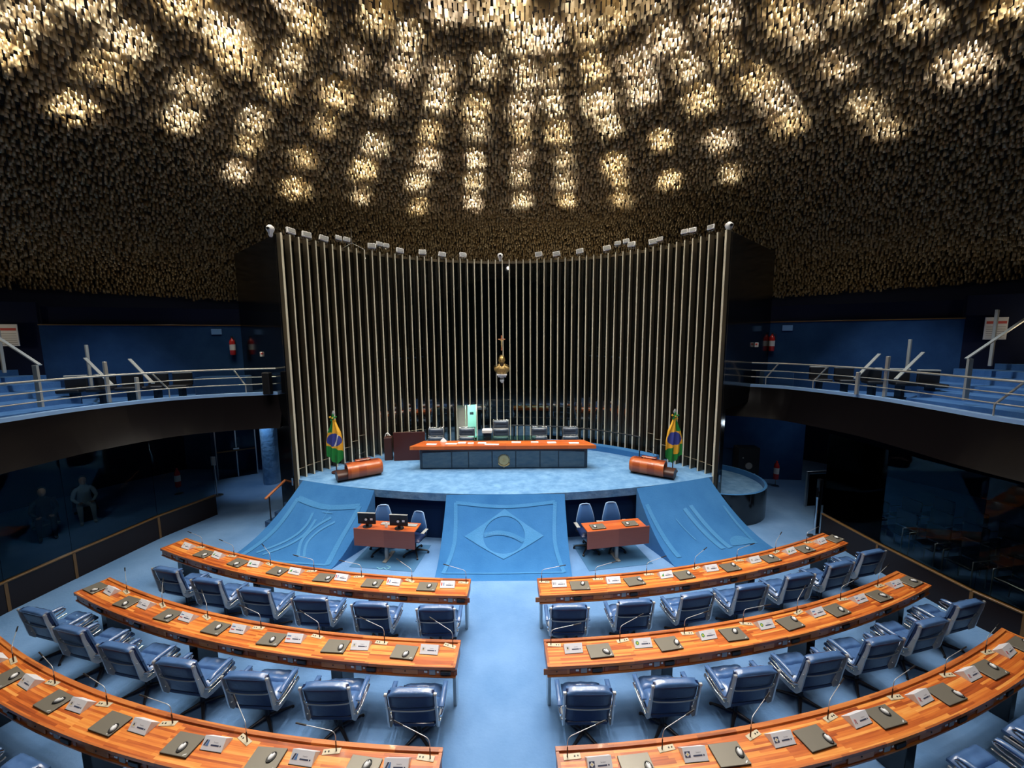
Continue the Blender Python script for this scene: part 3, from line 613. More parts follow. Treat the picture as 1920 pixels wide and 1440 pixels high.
# ------------------------------------------------------------------ armchairs of the floor
def cushion(b, c, d, nx=10, ny=10, puff=.03, mx=None, mi=0, tufts=()):
    "padded slab in local XY, thickness along Z"
    T = Matrix.Translation(c) @ (mx or Matrix.Identity(4)); X, Y, Z = d[0] / 2, d[1] / 2, d[2] / 2
    def surf(u, v, sg):
        e = (1 - abs(u) ** 4) * (1 - abs(v) ** 4); z = Z * (.35 + .65 * e ** .35) + puff * e ** .6 * (sg > 0)
        if sg > 0:
            for tx, ty in tufts: z -= .028 * math.exp(-(((u - tx) * X) ** 2 + ((v - ty) * Y) ** 2) / .0011)
            if tufts: z += .008 * math.cos(u * PI * 3) * e
        r = .94 + .06 * (1 - abs(sg))
        return T @ Vector((u * X, v * Y, sg * z))
    for sg in (1, -1):
        G = [[surf(-1 + 2 * i / nx, -1 + 2 * j / ny, sg) for i in range(nx + 1)] for j in range(ny + 1)]
        if sg < 0: G = G[::-1]
        b.grid(G, mi)
    rim = [(-1 + 2 * i / nx, -1) for i in range(nx)] + [(1, -1 + 2 * j / ny) for j in range(ny)] + [(1 - 2 * i / nx, 1) for i in range(nx)] + [(-1, 1 - 2 * j / ny) for j in range(ny)]
    up_, dn = [surf(u, v, 1) for u, v in rim + rim[:1]], [surf(u, v, -1) for u, v in rim + rim[:1]]
    b.grid([dn, up_], mi)
def bar2(b, pts, w, t, mi=0):
    "flat bar in the YZ plane: pts (y,z), width w normal to the path, thickness t along x, x offset from tuple"
    P = [Vector((0, y, z)) for y, z in pts]; L = []; Q = []
    for i, p in enumerate(P):
        d = (P[min(i + 1, len(P) - 1)] - P[max(i - 1, 0)]).normalized(); n = Vector((0, -d.z, d.y)) * w / 2; L.append(p + n); Q.append(p - n)
    return L, Q
def side_frame(b, x, t):
    pts = [(-.30, .96), (-.285, .85), (-.25, .70), (-.225, .58), (-.20, .49), (-.155, .435), (-.08, .41), (.05, .40), (.30, .42)]
    ws = [.035, .04, .05, .065, .085, .10, .075, .05, .03]
    P = [Vector((x, y, z)) for y, z in pts]; rings = []
    for i, p in enumerate(P):
        d = (P[min(i + 1, len(P) - 1)] - P[max(i - 1, 0)]).normalized(); n = Vector((0, -d.z, d.y)) * ws[i] / 2; h = Vector((t / 2, 0, 0))
        rings.append([p + n + h, p - n + h, p - n - h, p + n - h])
    b.loft(rings, smooth=False)
    b.cyl((x - .018, -.30, .965), (x + .018, -.30, .965), .02, n=10)
    for y, z in ((-.262, .75), (-.21, .52), (-.10, .415)): b.cyl((x - .022, y, z), (x + .022, y, z), .008, n=8)
def proto_chair():
    root = thing('armchair', 'x', 'chair')
    W_ = .56
    tl = Matrix.Rotation(R(90 + 13), 4, 'X')
    b = MB(); cushion(b, (0, -.245, .86), (W_, .25, .10), mx=tl, puff=.0, mi=0); b.build('back_upper_panel', ['leather'], root)
    b = MB(); cushion(b, (0, -.185, .60), (W_ - .02, .30, .09), mx=tl, puff=.0, mi=0); b.build('back_lower_panel', ['leather'], root)
    b = MB(); cushion(b, (0, -.265, .965), (W_ - .02, .10, .05), mx=Matrix.Rotation(R(8), 4, 'X'), puff=.012); b.build('headrest_roll', 'leather_lit', root)
    b = MB(); cushion(b, (0, -.185, .82), (W_ - .06, .30, .07), mx=Matrix.Rotation(R(-77), 4, 'X'), puff=.02, tufts=[(-.45, 0), (0, 0), (.45, 0)]); cushion(b, (0, -.13, .58), (W_ - .06, .24, .07), mx=Matrix.Rotation(R(-77), 4, 'X'), puff=.02, tufts=[(-.45, 0), (0, 0), (.45, 0)])
    b.build('back_cushion', 'leather_lit', root)
    b = MB()
    pts = bez([(-W_ / 2 + .0, -.245, .745), (-W_ / 2 + .03, -.272, .725), (0, -.285, .72), (W_ / 2 - .03, -.272, .725), (W_ / 2, -.245, .745)], 6); b.tube(pts, .008, 6)
    b.build('back_seam', 'piping', root)
    b = MB(); cushion(b, (0, .02, .45), (W_ - .03, .26, .10), mx=Matrix.Rotation(R(3), 4, 'X'), puff=.03, tufts=[(-.45, -.3), (0, -.3), (.45, -.3), (-.45, .5), (0, .5), (.45, .5)]); cushion(b, (0, .235, .455), (W_ - .03, .20, .10), mx=Matrix.Rotation(R(3), 4, 'X'), puff=.035, tufts=[(-.45, 0), (.0, 0), (.45, 0)])
    b.build('seat_cushion', 'leather_lit', root)
    b = MB(); b.box((0, .06, .395), (W_ - .04, .44, .03), bev=.01); b.box((0, -.13, .44), (W_ - .03, .12, .09), bev=.02, mx=Matrix.Rotation(R(35), 4, 'X')); b.build('seat_shell', 'leather', root)
    for s in (-1, 1):
        b = MB(); side_frame(b, s * (W_ / 2 + .018), .022); b.build('side_frame', 'alu', root)
        x = s * (W_ / 2 + .055)
        b = MB(); cushion(b, (x, .035, .645), (.062, .36, .04), nx=5, ny=9, puff=.01, mx=Matrix.Rotation(R(2), 4, 'X')); b.build('armrest_pad', 'leather_lit', root)
        b = MB(); b.tube(bez([(x, .20, .615), (x, .23, .58), (x, .10, .545), (x, -.13, .53), (x - s * .02, -.20, .56)], 5), .012, 6); b.tube([(x, .24, .50), (x, .0, .475), (x - s * .02, -.16, .45)], .011, 6)
        b.tube([(x, .20, .615), (x, -.14, .61)], .014, 6); b.build('armrest_bracket', 'chrome', root)
    b = MB(); b.cyl((0, .03, .06), (0, .03, .385), .03, n=12); b.build('pedestal', 'shaded_metal', root)
    b = MB()
    for k in range(4):
        a = PI / 4 + k * PI / 2; b.tube([(0, .03, .085), (.17 * math.cos(a), .03 + .17 * math.sin(a), .05), (.31 * math.cos(a), .03 + .31 * math.sin(a), .025)], [.028, .02, .014], 8)
        b.cyl((.31 * math.cos(a), .03 + .31 * math.sin(a), 0), (.31 * math.cos(a), .03 + .31 * math.sin(a), .02), .018, n=8)
    b.build('star_base', 'shaded_metal', root)
    return root
ch = proto_chair(); cht = tree_of(ch)
CHG = 'blue leather armchairs behind the curved desks'
turn = {(1, -1): [0, 0, .12, .05, .10, .12, 0], (2, -1): [0, .10, .10, .05, .05, .10, .20], (1, 1): [.0, .02, .12, .0, -.05, -.05, -.22], (2, 1): [.0, -.02, .0, -.02, -.1, -.1, -.2]}
def chair_at(row, sd, k, s, d, extra, where):
    p = rp(row, s, d); place('ch', ch, cht, p, rrot(row, s) + extra, where, CHG)
for row in (1, 2):
    for sd in (-1, 1):
        for k in range(1, 8):
            if (row, sd, k) == (1, -1, 7): continue
            where = f'blue padded armchair behind the {ROWN[row]} {SIDE[sd]} desk, {ORD[k-1]}' if not (row == 1 and sd < 0 and k == 6) else 'blue padded armchair behind the front left desk, outermost of its row'
            chair_at(row, sd, k, sd * ROWS[row][2] * k * 1.012, .80, -sd * .06 + turn[(row, sd)][k - 1] * .5, where)
for sd, k, lab in ((-1, 5, 'blue tufted armchair at the bottom left corner, nearer the aisle'), (-1, 6, 'blue tufted armchair cut off by the left frame edge'), (1, 5, 'blue tufted armchair at the bottom right, nearest the aisle there'), (1, 6, 'blue tufted armchair at the bottom right, second towards the edge'), (1, 7, 'blue tufted armchair cut off by the right frame edge'), (1, 4, 'blue armchair whose top alone shows at the bottom edge on the right')):
    if (sd, k) == (1, 4): continue
    chair_at(3, sd, k, sd * 1.04 * k, .92, 0, lab)

# ------------------------------------------------------------------ clerk desks and chairs
def clerk_desk(x0, y0, x1, y1, label):
    d = Vector((x1 - x0, y1 - y0, 0)); L = d.length; a = math.atan2(d.y, d.x); root = thing('clerk_desk', label, 'desk', ((x0 + x1) / 2, (y0 + y1) / 2, 0), a)
    b = MB(); b.box((0, 0, .585), (L, .028, .43), bev=.004); b.build('modesty_panel', 'mahogany', root)
    b = MB(); b.box((-.0, .26, .745), (L - .06, .48, .03), bev=.004); b.build('tabletop', 'redwood', root)
    b = MB(); b.box((0, .10, .365), (.075, .075, .73), bev=.01); b.box((0, .2, .02), (.1, .5, .03), bev=.01); b.build('leg', 'graypl', root)
    return root, a
dl, al = clerk_desk(-3.57, 8.78, -2.09, 8.57, 'mahogany clerk desk with two monitors, left of the central ramp')
drr, ar = clerk_desk(1.88, 8.51, 3.39, 8.77, 'mahogany clerk desk with two closed laptops, right of the central ramp')
def local(root, v): return Matrix.Translation(root.location) @ Matrix.Rotation(root.rotation_euler[2], 4, 'Z') @ Vector(v)
def monitor(root, x, lab):
    r = thing('monitor', lab, 'monitor', local(root, (x, .17, .761)), root.rotation_euler[2] + .05)
    b = MB(); b.box((0, 0, .21), (.44, .035, .27), bev=.01); b.build('monitor_housing', 'black', r)
    b = MB(); b.box((0, -.005, .347), (.44, .05, .012), bev=.003); b.build('monitor_top_edge', 'graypl', r)
    b = MB(); b.cyl((0, -.02, .19), (0, -.035, .19), .055, n=18); b.build('stand_cap', 'black', r)
    b = MB(); b.cyl((-.005, -.036, .195), (-.005, -.039, .195), .03, n=14); b.build('round_sticker', 'white', r)
    b = MB(); b.box((.12, -.019, .20), (.06, .003, .05)); b.build('label_sticker', 'white', r)
    b = MB(); b.box((0, .01, .05), (.07, .03, .10), bev=.008); b.cyl((0, .02, 0), (0, .02, .012), .11, n=20); b.build('stand', 'black', r)
monitor(dl, -.50, 'black monitor seen from behind, left one on the left clerk desk'); monitor(dl, .30, 'black monitor seen from behind, right one on the left clerk desk')
b = MB(); b.loft([ell(0, 0, z, r, r, 12) for z, r in ((0, .035), (.05, .04), (.09, .02), (.12, .022), (.13, .01))]); b.build('water_bottle', 'white', label='small white bottle between the two monitors', cat='bottle', loc=local(dl, (-.03, .2, .761)))
for x, lab in ((.02, 'grey keyboard between the monitors on the left clerk desk'), (.62, 'grey keyboard at the right end of the left clerk desk')):
    b = MB(); b.box((0, 0, .01), (.30, .13, .018), bev=.004); b.build('keyboard', 'graypl', label=lab, cat='keyboard', loc=local(dl, (x - .1, .36, .761)), rz=al)
for i, x in enumerate((-.42, .40)):
    w = ('left', 'right')[i]
    place('lap', lap, lapt, local(drr, (x, .24, .761)), ar, f'closed taupe laptop on the right clerk desk, {w} one', 'closed laptops on the clerk desk')
    place('mou', mou, mout, local(drr, (x - .08, .22, .786)), ar + .3, f'white mouse on the {w} laptop of the right clerk desk', 'mice on the clerk laptops')
def proto_task(h):
    root = thing('task_chair', 'x', 'chair')
    rings = [];
    for z, w in ((.50, .42), (.60, .46), (.75, .44), (.92, .37), (1.06, .29), (1.12, .24)):
        y = .21 + .05 * ((z - .5) / .6) ** 2 - .03 * math.sin((z - .5) * 4); q = (z - .5) * h + .5
        rings.append([(-w / 2, y + .03, q), (-w / 4, y + .045, q), (w / 4, y + .045, q), (w / 2, y + .03, q), (w / 2, y - .0, q), (w / 4, y + .012, q), (-w / 4, y + .012, q), (-w / 2, y, q)])
    b = MB(); b.loft(rings); b.build('backrest', 'task_fabric', root)
    b = MB(); b.tube([(r[0][0], r[0][1] - .015, r[0][2]) for r in rings] + [(rings[-1][1][0], rings[-1][0][1] - .012, rings[-1][0][2] + .02), (rings[-1][2][0], rings[-1][0][1] - .012, rings[-1][0][2] + .02)] + [(r[3][0], r[3][1] - .015, r[3][2]) for r in rings[::-1]], .016, 7); b.build('backrest_rim', 'task_rim', root)
    b = MB(); cushion(b, (0, -.02, .47), (.48, .46, .08), puff=.02); b.build('seat', 'leather', root)
    for s in (-1, 1):
        b = MB(); b.tube([(s * .22, .05, .45), (s * .29, .05, .50), (s * .29, .03, .66)], .015, 6); b.build('armrest_bracket', 'black', root)
        b = MB(); cushion(b, (s * .29, -.02, .68), (.085, .27, .035), nx=5, ny=7, puff=.0); b.build('armrest_pad', 'graypl', root)
    b = MB(); b.cyl((0, 0, .09), (0, 0, .44), .028, n=10); b.build('gas_column', 'black', root)
    b = MB()
    for k in range(5):
        a = .3 + k * 2 * PI / 5; b.tube([(0, 0, .12), (.2 * math.cos(a), .2 * math.sin(a), .10), (.32 * math.cos(a), .32 * math.sin(a), .075)], [.03, .022, .018], 8)
    b.build('star_base', 'black', root)
    for k in range(5):
        a = .3 + k * 2 * PI / 5; b = MB(); c = (.33 * math.cos(a), .33 * math.sin(a)); b.cyl((c[0] - .02 * math.sin(a), c[1] + .02 * math.cos(a), .03), (c[0] + .02 * math.sin(a), c[1] - .02 * math.cos(a), .03), .03, n=12); b.cyl((c[0], c[1], .03), (c[0], c[1], .075), .012, n=6); b.build('caster', 'black', root)
    return root
tk = proto_task(.90); tkt = tree_of(tk); tg = 'blue task chairs at the clerk desks'
place('tk', tk, tkt, (-3.04, 9.16, 0), .12, 'tall blue task chair behind the left monitor', tg)
place('tk', tk, tkt, (-2.2, 9.04, 0), -.25, 'low blue task chair behind the right monitor', tg).scale = (.92, .92, .9)
place('tk', tk, tkt, (2.02, 9.14, 0), .15, 'blue task chair behind the right clerk desk, nearer the aisle', tg)
place('tk', tk, tkt, (2.68, 9.22, 0), .10, 'blue task chair behind the right clerk desk, farther from the aisle', tg)
for x, y in ((-2.75, 8.95), (2.55, 8.95)):
    b = MB(); b.box((0, 0, .004), (1.55, 1.15, .006)); b.build('floor_mat', mat('mat_carpet', (.05, .16, .33), .9), label=f'worn darker blue floor mat under the {"left" if x < 0 else "right"} clerk desk', cat='mat', loc=(x, y, 0), rz=al if x < 0 else ar)
b = MB(); b.tube(bez([(-2.95, 8.45, .012), (-2.85, 8.38, .012), (-2.78, 8.42, .012), (-2.70, 8.36, .012), (-2.64, 8.45, .012), (-2.74, 8.5, .012)], 6), .010, 6); b.build('floor_cable', 'cable', label='light blue coiled cable on the floor under the left clerk desk', cat='cable')

# ------------------------------------------------------------------ dais table and what is on and behind it
tb = thing('presiding_table', 'long orange wood table with dark blue glass front on the dais', 'table', (0, 0, 0))
b = MB(); b.add([(-2.80, 11.10, 2.0), (2.62, 11.10, 2.0), (2.36, 11.72, 2.0), (-2.52, 11.72, 2.0), (-2.80, 11.10, 2.10), (2.62, 11.10, 2.10), (2.36, 11.72, 2.10), (-2.52, 11.72, 2.10)], [(3, 2, 1, 0), (4, 5, 6, 7), (0, 1, 5, 4), (1, 2, 6, 5), (2, 3, 7, 6), (3, 0, 4, 7)]); b.build('tabletop', 'redwood', tb)
b = MB(); b.box((-.08, 11.50, 1.67), (4.98, .40, .64), bev=.02); b.build('table_body', 'panelrim', tb)
xs = [-2.50, -1.62, -1.12, -.42, .28, 1.0, 1.55, 2.33]
for a, c in zip(xs[:-1], xs[1:]):
    b = MB(); b.box(((a + c) / 2, 11.294, 1.64), (c - a - .03, .012, .50), bev=.003); b.build('front_panel', 'tablepanel', tb)
b = MB(); b.box((-.08, 11.30, 1.955), (4.4, .03, .05)); b.build('valance', 'darkwood', tb)
em = thing('coat_of_arms', 'round gold coat of arms mounted on the dais table front', 'emblem', (-.07, 11.28, 1.62))
b = MB(); b.cyl((0, 0, 0), (0, -.02, 0), .145, n=28); b.build('disc', 'gold', em)
b = MB()
for k in range(5): a = PI / 2 + k * 2 * PI / 5; b.add([(0, -.045, 0), (.09 * math.cos(a), -.022, .09 * math.sin(a)), (.035 * math.cos(a + PI / 5), -.022, .035 * math.sin(a + PI / 5)), (.035 * math.cos(a - PI / 5), -.022, .035 * math.sin(a - PI / 5))], [(0, 1, 2), (0, 3, 1)])
b.build('star', 'gold', em)
b = MB()
for k in range(22):
    a = -PI / 2 + .35 + k * (2 * PI - .7) / 21; c = Vector((.155 * math.cos(a), -.015, .155 * math.sin(a))); b.cyl(c, c + Vector((.045 * math.cos(a + .9), -.01, .045 * math.sin(a + .9))), .013, .002, n=6)
b.build('wreath', 'gold', em)
b = MB(); b.tube(bez([(-.17, -.01, -.10), (-.09, -.02, -.16), (0, -.02, -.175), (.09, -.02, -.16), (.17, -.01, -.10)], 5), .018, 6); b.cyl((0, -.02, -.14), (0, -.02, -.22), .012, n=6); b.build('ribbon', 'gold', em)
b = MB(); b.box((-.05, 11.68, 2.18), (1.9, .012, .16)); b.build('glass_screen', 'screen', label='low glass screen standing along the middle of the dais table', cat='screen')
papers = [(-2.20, 11.28, .30, .12), (-1.62, 11.32, .34, .13), (-1.32, 11.42, .24, .16), (-1.05, 11.36, .18, .12), (-.72, 11.38, .24, .14), (-.42, 11.22, .42, .10), (1.35, 11.38, .26, .15), (2.0, 11.30, .30, .12), (.30, 11.45, .28, .14), (.85, 11.45, .22, .12)]
pl = ['leftmost', 'second from left', 'third from left', 'fourth from left', 'fifth from left', 'wide one over the coat of arms', 'lying right of the middle', 'rightmost', 'just right of the centre chair', 'between the two centre-right ones']
for (x, y, w, d), s in zip(papers, pl):
    b = MB(); b.box((0, 0, .012), (w, d, .022), bev=.003); b.build('paper_stack', 'white', label=f'white papers on the dais table, {s}', cat='papers', group='papers on the dais table', loc=(x, y, 2.101), rz=rnd.uniform(-.15, .15))
def proto_exec(tall):
    root = thing('executive_chair', 'x', 'chair'); W_ = .50
    n = 3 if tall else 2; zt = 1.15 if tall else 1.02
    zs = [.55, .80, 1.05] if tall else [.55, .82]
    for i, z in enumerate(zs):
        b = MB(); cushion(b, (0, -.02 + .045 * i, z + .05), (W_ - .03, .25, .10), mx=Matrix.Rotation(R(98), 4, 'X'), puff=.02, tufts=[(-.5, 0), (0, 0), (.5, 0)]); b.build('back_cushion', 'leather_dark', root)
    for s in (-1, 1):
        b = MB(); b.tube([(s * W_ / 2, -.06, .42), (s * W_ / 2, -.02, .6), (s * W_ / 2, .08, zs[-1] + .20)], .014, 6); b.build('side_frame', 'chrome', root)
        b = MB(); b.tube(bez([(s * (W_ / 2 + .02), .0, .62), (s * (W_ / 2 + .05), -.2, .66), (s * (W_ / 2 + .04), -.32, .62), (s * (W_ / 2 + .01), -.34, .44)], 4), .014, 6); b.build('armrest', 'chrome', root)
    b = MB(); b.tube([(-W_ / 2, .08, zs[-1] + .19), (W_ / 2, .08, zs[-1] + .19)], .014, 6)
    for i in range(1, n): b.tube([(-W_ / 2, -.03 + .045 * i, zs[i] - .08), (W_ / 2, -.03 + .045 * i, zs[i] - .08)], .010, 6)
    b.build('back_frame_bar', 'chrome', root)
    for i, z in enumerate(zs):
        w2 = W_ / 2 - .01; y0 = -.075 + .045 * i; b = MB(); b.tube([(-w2, y0 - .015, z - .06), (w2, y0 - .015, z - .06), (w2, y0 + .02, z + .165), (-w2, y0 + .02, z + .165)], .009, 5, closed=True); b.build('cushion_piping', 'piping2', root)
    b = MB(); cushion(b, (0, -.25, .45), (W_ - .02, .46, .10), puff=.02); b.build('seat_cushion', 'leather_dark', root)
    b = MB(); b.cyl((0, -.2, .05), (0, -.2, .42), .03); b.build('pedestal', 'steel', root)
    b = MB()
    for k in range(5): a = k * 2 * PI / 5 + .3; b.tube([(0, -.2, .08), (.3 * math.cos(a), -.2 + .3 * math.sin(a), .03)], [.025, .014], 6); b.cyl((.3 * math.cos(a), -.2 + .3 * math.sin(a), 0), (.3 * math.cos(a), -.2 + .3 * math.sin(a), .03), .02, n=8)
    b.build('star_base', 'steel', root)
    return root
ex = proto_exec(False); ext = tree_of(ex); ex2 = proto_exec(True); ext2 = tree_of(ex2)
for x, lab in ((-2.26, 'leftmost black tufted chair behind the dais table'), (-1.27, 'black tufted chair in front of the lit doorway'), (1.05, 'black tufted chair right of the tall presiding chair'), (2.05, 'rightmost black tufted chair behind the dais table')):
    place('ex', ex, ext, (x, 12.32, HS), 0, lab, 'black tufted chairs at the dais table')
place('ex2', ex2, ext2, (-.18, 12.15, HS), 0, 'tall black presiding chair with three tufted sections at the dais centre', None) if False else None
ex2.location = (-.18, 12.32, HS); ex2['label'] = 'tall black presiding chair with three tufted sections at the dais centre'
b = MB(); b.loft([ell(0, 0, z, r, r * .6, 10) for z, r in ((0, .10), (.05, .085), (.11, .02))]); b.build('desk_telephone', 'white', label='white telephone on the dais table beside the leftmost chair', cat='telephone', loc=(-1.90, 11.60, 2.101))
sp_ = thing('paper_shredder', 'white topped narrow waste bin left of the tall presiding chair', 'bin', (-.62, 12.35, HS))
b = MB(); b.loft([ell(0, 0, 0, .11, .11, 12, .6), ell(0, 0, .85, .14, .12, 12, .6)]); b.build('bin_body', 'panelrim', sp_); b = MB(); b.box((0, 0, .90), (.32, .26, .12), bev=.02); b.build('bin_lid', 'white', sp_)
cb = thing('side_cabinet', 'dark mahogany screen cabinet left of the dais table', 'cabinet', (-3.14, 12.18, HS), .10)
b = MB(); b.box((.05, 0, .46), (.98, .05, .92), bev=.005); b.build('front_panel', mat('dark_mahogany', (.055, .010, .006), .4), cb)
b = MB(); b.box((.05, .25, .70), (.9, .45, .03)); b.build('desk_shelf', 'darkwood', cb)
for s in (-.35, .45): b = MB(); b.box((s, .28, .34), (.04, .4, .68)); b.build('side_panel', 'darkwood', cb)
b = MB(); b.tube(bez([(0, 0, 0), (.04, 0, .09), (.10, 0, .10), (.16, 0, .02)], 5), .018, 6); b.build('phone_handset', 'white', label='white handset on the cabinet left of the dais table', cat='telephone', loc=(-3.89, 12.3, HS + .75)); 
b = MB(); b.box((0, 0, .37), (.24, .3, .74), bev=.01); b.build('low_stand', 'darkwood', label='dark low stand under the white handset behind the cabinet', cat='stand', loc=(-3.80, 12.32, HS), rz=.2)
# curved rail behind the table on the right
rl = thing('dais_handrail', 'thin dark curved handrail behind the dais table, right side', 'handrail')
b = MB(); b.tube([onarc(R(2 + 44 * i / 30), 5.85, 2.10) for i in range(31)], .02, 7); b.build('rail', 'black', rl)
for a in (2.2, 24, 45.8): b = MB(); b.cyl(onarc(R(a), 5.85, HS), onarc(R(a), 5.85, 2.09), .018, n=8); b.build('post', 'black', rl)
# low carpeted ledge along the wall, right of the table
b = MB(); arcwall(b, *FC, 5.95, R(12), R(50), HS, HS + .18, 20, .3); struct(b, 'trim_1', 'ramp')

# bust, bracket, crucifix on the fins
a0 = R(0)
bz = 3.98; by = 14.08; bx = -.17
r = thing('bust_bracket', 'white wall bracket with small capital under the bronze bust', 'bracket', (bx, by, 0))
b = MB(); b.box((0, 0, 3.90), (.36, .26, .055), bev=.006); b.build('shelf', 'white', r)
b = MB(); b.box((0, .02, 3.84), (.30, .20, .06), bev=.006); b.box((0, .03, 3.78), (.12, .08, .03)); b.loft([ell(0, 0, 3.60, .03, .03, 12), ell(0, 0, 3.66, .075, .06, 12), ell(0, 0, 3.72, .08, .07, 12)]); b.build('capital', 'white', r)
def bust():
    root = thing('bronze_bust', 'gilded bronze bust of a bearded man on the bracket before the fins', 'bust', (bx, by, 3.93))
    b = MB(); rg = [(.0, .16, .08, 0), (.05, .21, .10, 0), (.10, .26, .12, 0), (.17, .28, .125, 0), (.23, .26, .12, .005), (.28, .18, .10, .01), (.315, .10, .08, .01), (.34, .07, .07, .0), (.37, .068, .075, -.01)]
    rings = [ell(0, cy, z, rx, ry, 20, .9) for z, rx, ry, cy in rg]; b.loft(rings); b.build('shoulders', 'bronze', root)
    b = MB(); rg = [(.33, .05, .05, -.03), (.355, .065, .075, -.03), (.39, .085, .10, -.02), (.43, .098, .115, -.01), (.48, .105, .12, 0), (.53, .104, .118, .005), (.58, .095, .108, .01), (.62, .07, .08, .015), (.645, .03, .035, .02)]
    b.loft([ell(0, cy, z, rx, ry, 18) for z, rx, ry, cy in rg])
    b.loft([[(-.016, -.11, .44), (.016, -.11, .44), (.012, -.145, .445), (-.012, -.145, .445)], [(-.012, -.11, .50), (.012, -.11, .50), (.008, -.125, .50), (-.008, -.125, .50)]])
    for s in (-1, 1): b.loft([[(s * .10, y, z) for y, z in ((-.02, .44), (.02, .45), (.02, .50), (-.02, .50))], [(s * .12, y, z) for y, z in ((-.01, .45), (.02, .46), (.025, .50), (-.005, .50))]])
    b.build('head', 'bronze', root)
    b = MB(); b.loft([ell(0, -.085, z, rx, .045, 12) for z, rx in ((.27, .02), (.31, .05), (.35, .07), (.39, .075), (.415, .06))]); b.build('beard', mat('dark_bronze', (.09, .06, .03), .5, metal=.6), root)
    for s in (-1, 1): b = MB(); b.tube(bez([(s * .07, -.02, .345), (s * .11, -.10, .26), (s * .10, -.13, .14), (s * .05, -.12, .02)], 5), .028, 7); b.build('lapel', 'bronze', root)
    for s in (-1, 1): b = MB(); b.loft([ell(s * .036, -.118, z, q, q * .5, 8) for z, q in ((.487, .004), (.495, .013), (.503, .004))]); b.build('eye', 'black', root)
bust()
cx = thing('crucifix', 'small wooden crucifix with a pale figure above the bust', 'crucifix', (bx, 14.16, 0))
b = MB(); b.box((0, 0, 5.03), (.045, .03, .54), bev=.006); b.box((0, 0, 5.16), (.26, .03, .045), bev=.006); b.build('cross', mat('red_cedar', (.45, .13, .05), .5), cx)
b = MB(); b.loft([ell(.0, -.03, z, rx, ry, 8) for z, rx, ry in ((4.86, .012, .012), (4.93, .018, .018), (4.98, .028, .022), (5.03, .022, .018), (5.08, .03, .02), (5.12, .03, .02), (5.135, .012, .012), (5.155, .02, .022), (5.18, .012, .014))]); b.tube([(-.11, -.025, 5.17), (-.03, -.03, 5.115)], .010, 6); b.tube([(.11, -.025, 5.17), (.03, -.03, 5.115)], .010, 6); b.build('figure', 'gold', cx)

# floodlights on top of the fins
FLOOD=[(-5.70,10.91,8.09),(-5.48,11.30,8.06),(-5.20,11.71,8.09),(-4.92,12.07,8.19),(-4.76,12.26,8.19),(-4.20,12.80,8.12),(-4.01,12.96,8.22),(-3.84,13.10,8.20),(-3.47,13.35,8.09),(-2.81,13.72,8.11),(-2.19,13.98,8.09),(-1.50,14.19,8.11),(1.16,14.26,8.13),(1.77,14.12,8.11),(2.54,13.85,8.14),(3.36,13.42,8.14),(3.66,13.22,8.25),(3.89,13.06,8.28),(4.02,12.90,8.14),(4.55,12.48,8.12),(4.70,12.33,8.16),(5.19,11.73,8.22),(5.33,11.53,8.21),(5.61,11.06,8.16)]
fl = thing('floodlight', 'x', 'floodlight')
b = MB(); b.box((0, 0, 0), (.25, .07, .16), bev=.012, mx=Matrix.Rotation(R(-12), 4, 'X')); b.build('housing', 'white', fl)
b = MB(); b.box((0, -.037, .012), (.20, .008, .10), mx=Matrix.Rotation(R(-12), 4, 'X')); b.build('lens', 'graypl', fl)
b = MB(); b.tube([(-.13, .02, 0), (-.13, .03, -.12), (.13, .03, -.12), (.13, .02, 0)], .008, 5); b.cyl((0, .03, -.13), (0, .03, -.11), .02); b.build('bracket', 'steel', fl)
flt = tree_of(fl); ordn = ['leftmost', 'second from the left', 'third from the left', 'fourth from the left', 'fifth from the left', 'sixth from the left', 'seventh from the left', 'eighth from the left', 'ninth from the left', 'tenth from the left', 'eleventh from the left', 'twelfth from the left']
for i, p in enumerate(FLOOD):
    side = ordn[i] if i < 12 else (ordn[23 - i].replace('left', 'right') if i < 23 else 'rightmost'); a = math.atan2(p[0], p[1] - 7.95)
    o = place('fl', fl, flt, (p[0], p[1], max(p[2], 8.09)), -a * .8 + rnd.uniform(-.3, .3), f'small white floodlight on the fin tops, {side}', 'floodlights along the top of the fins'); o.rotation_euler[1] = rnd.uniform(-.12, .12) + (.1 if p[0] < 0 else -.1)
    if p[2] > 8.15: o.scale = (.8, .8, .8)
for (x, y, z), lab in (((-5.99, 10.48, 7.99), 'white dome camera at the left end of the fin wall'), ((-.20, 14.45, 8.08), 'white dome camera at the middle of the fin wall top'), ((5.90, 10.68, 8.05), 'white dome camera at the right end of the fin wall')):
    r = thing('ptz_camera', lab, 'camera', (x, y, z - .06))
    b = MB(); b.loft([ell(0, 0, q, k, k, 14) for q, k in ((-.10, .03), (-.06, .05), (0, .055), (.06, .09), (.11, .10), (.16, .085), (.20, .03))]); b.build('camera_body', 'white', r)
    b = MB(); b.cyl((0, -.085, .10), (0, -.125, .09), .035, n=12); b.build('camera_lens', 'black', r)
b = MB(); b.cyl((0, 0, 0), (0, 0, .62), .008, n=5); b.tube([(-.25, -.1, 0), (0, 0, .18), (.34, .05, 0)], .012, 5); b.build('antenna_tripod', 'steel', label='thin antenna on splayed feet on the fin tops, left side', cat='antenna', loc=(-4.69, 12.45, 7.95))

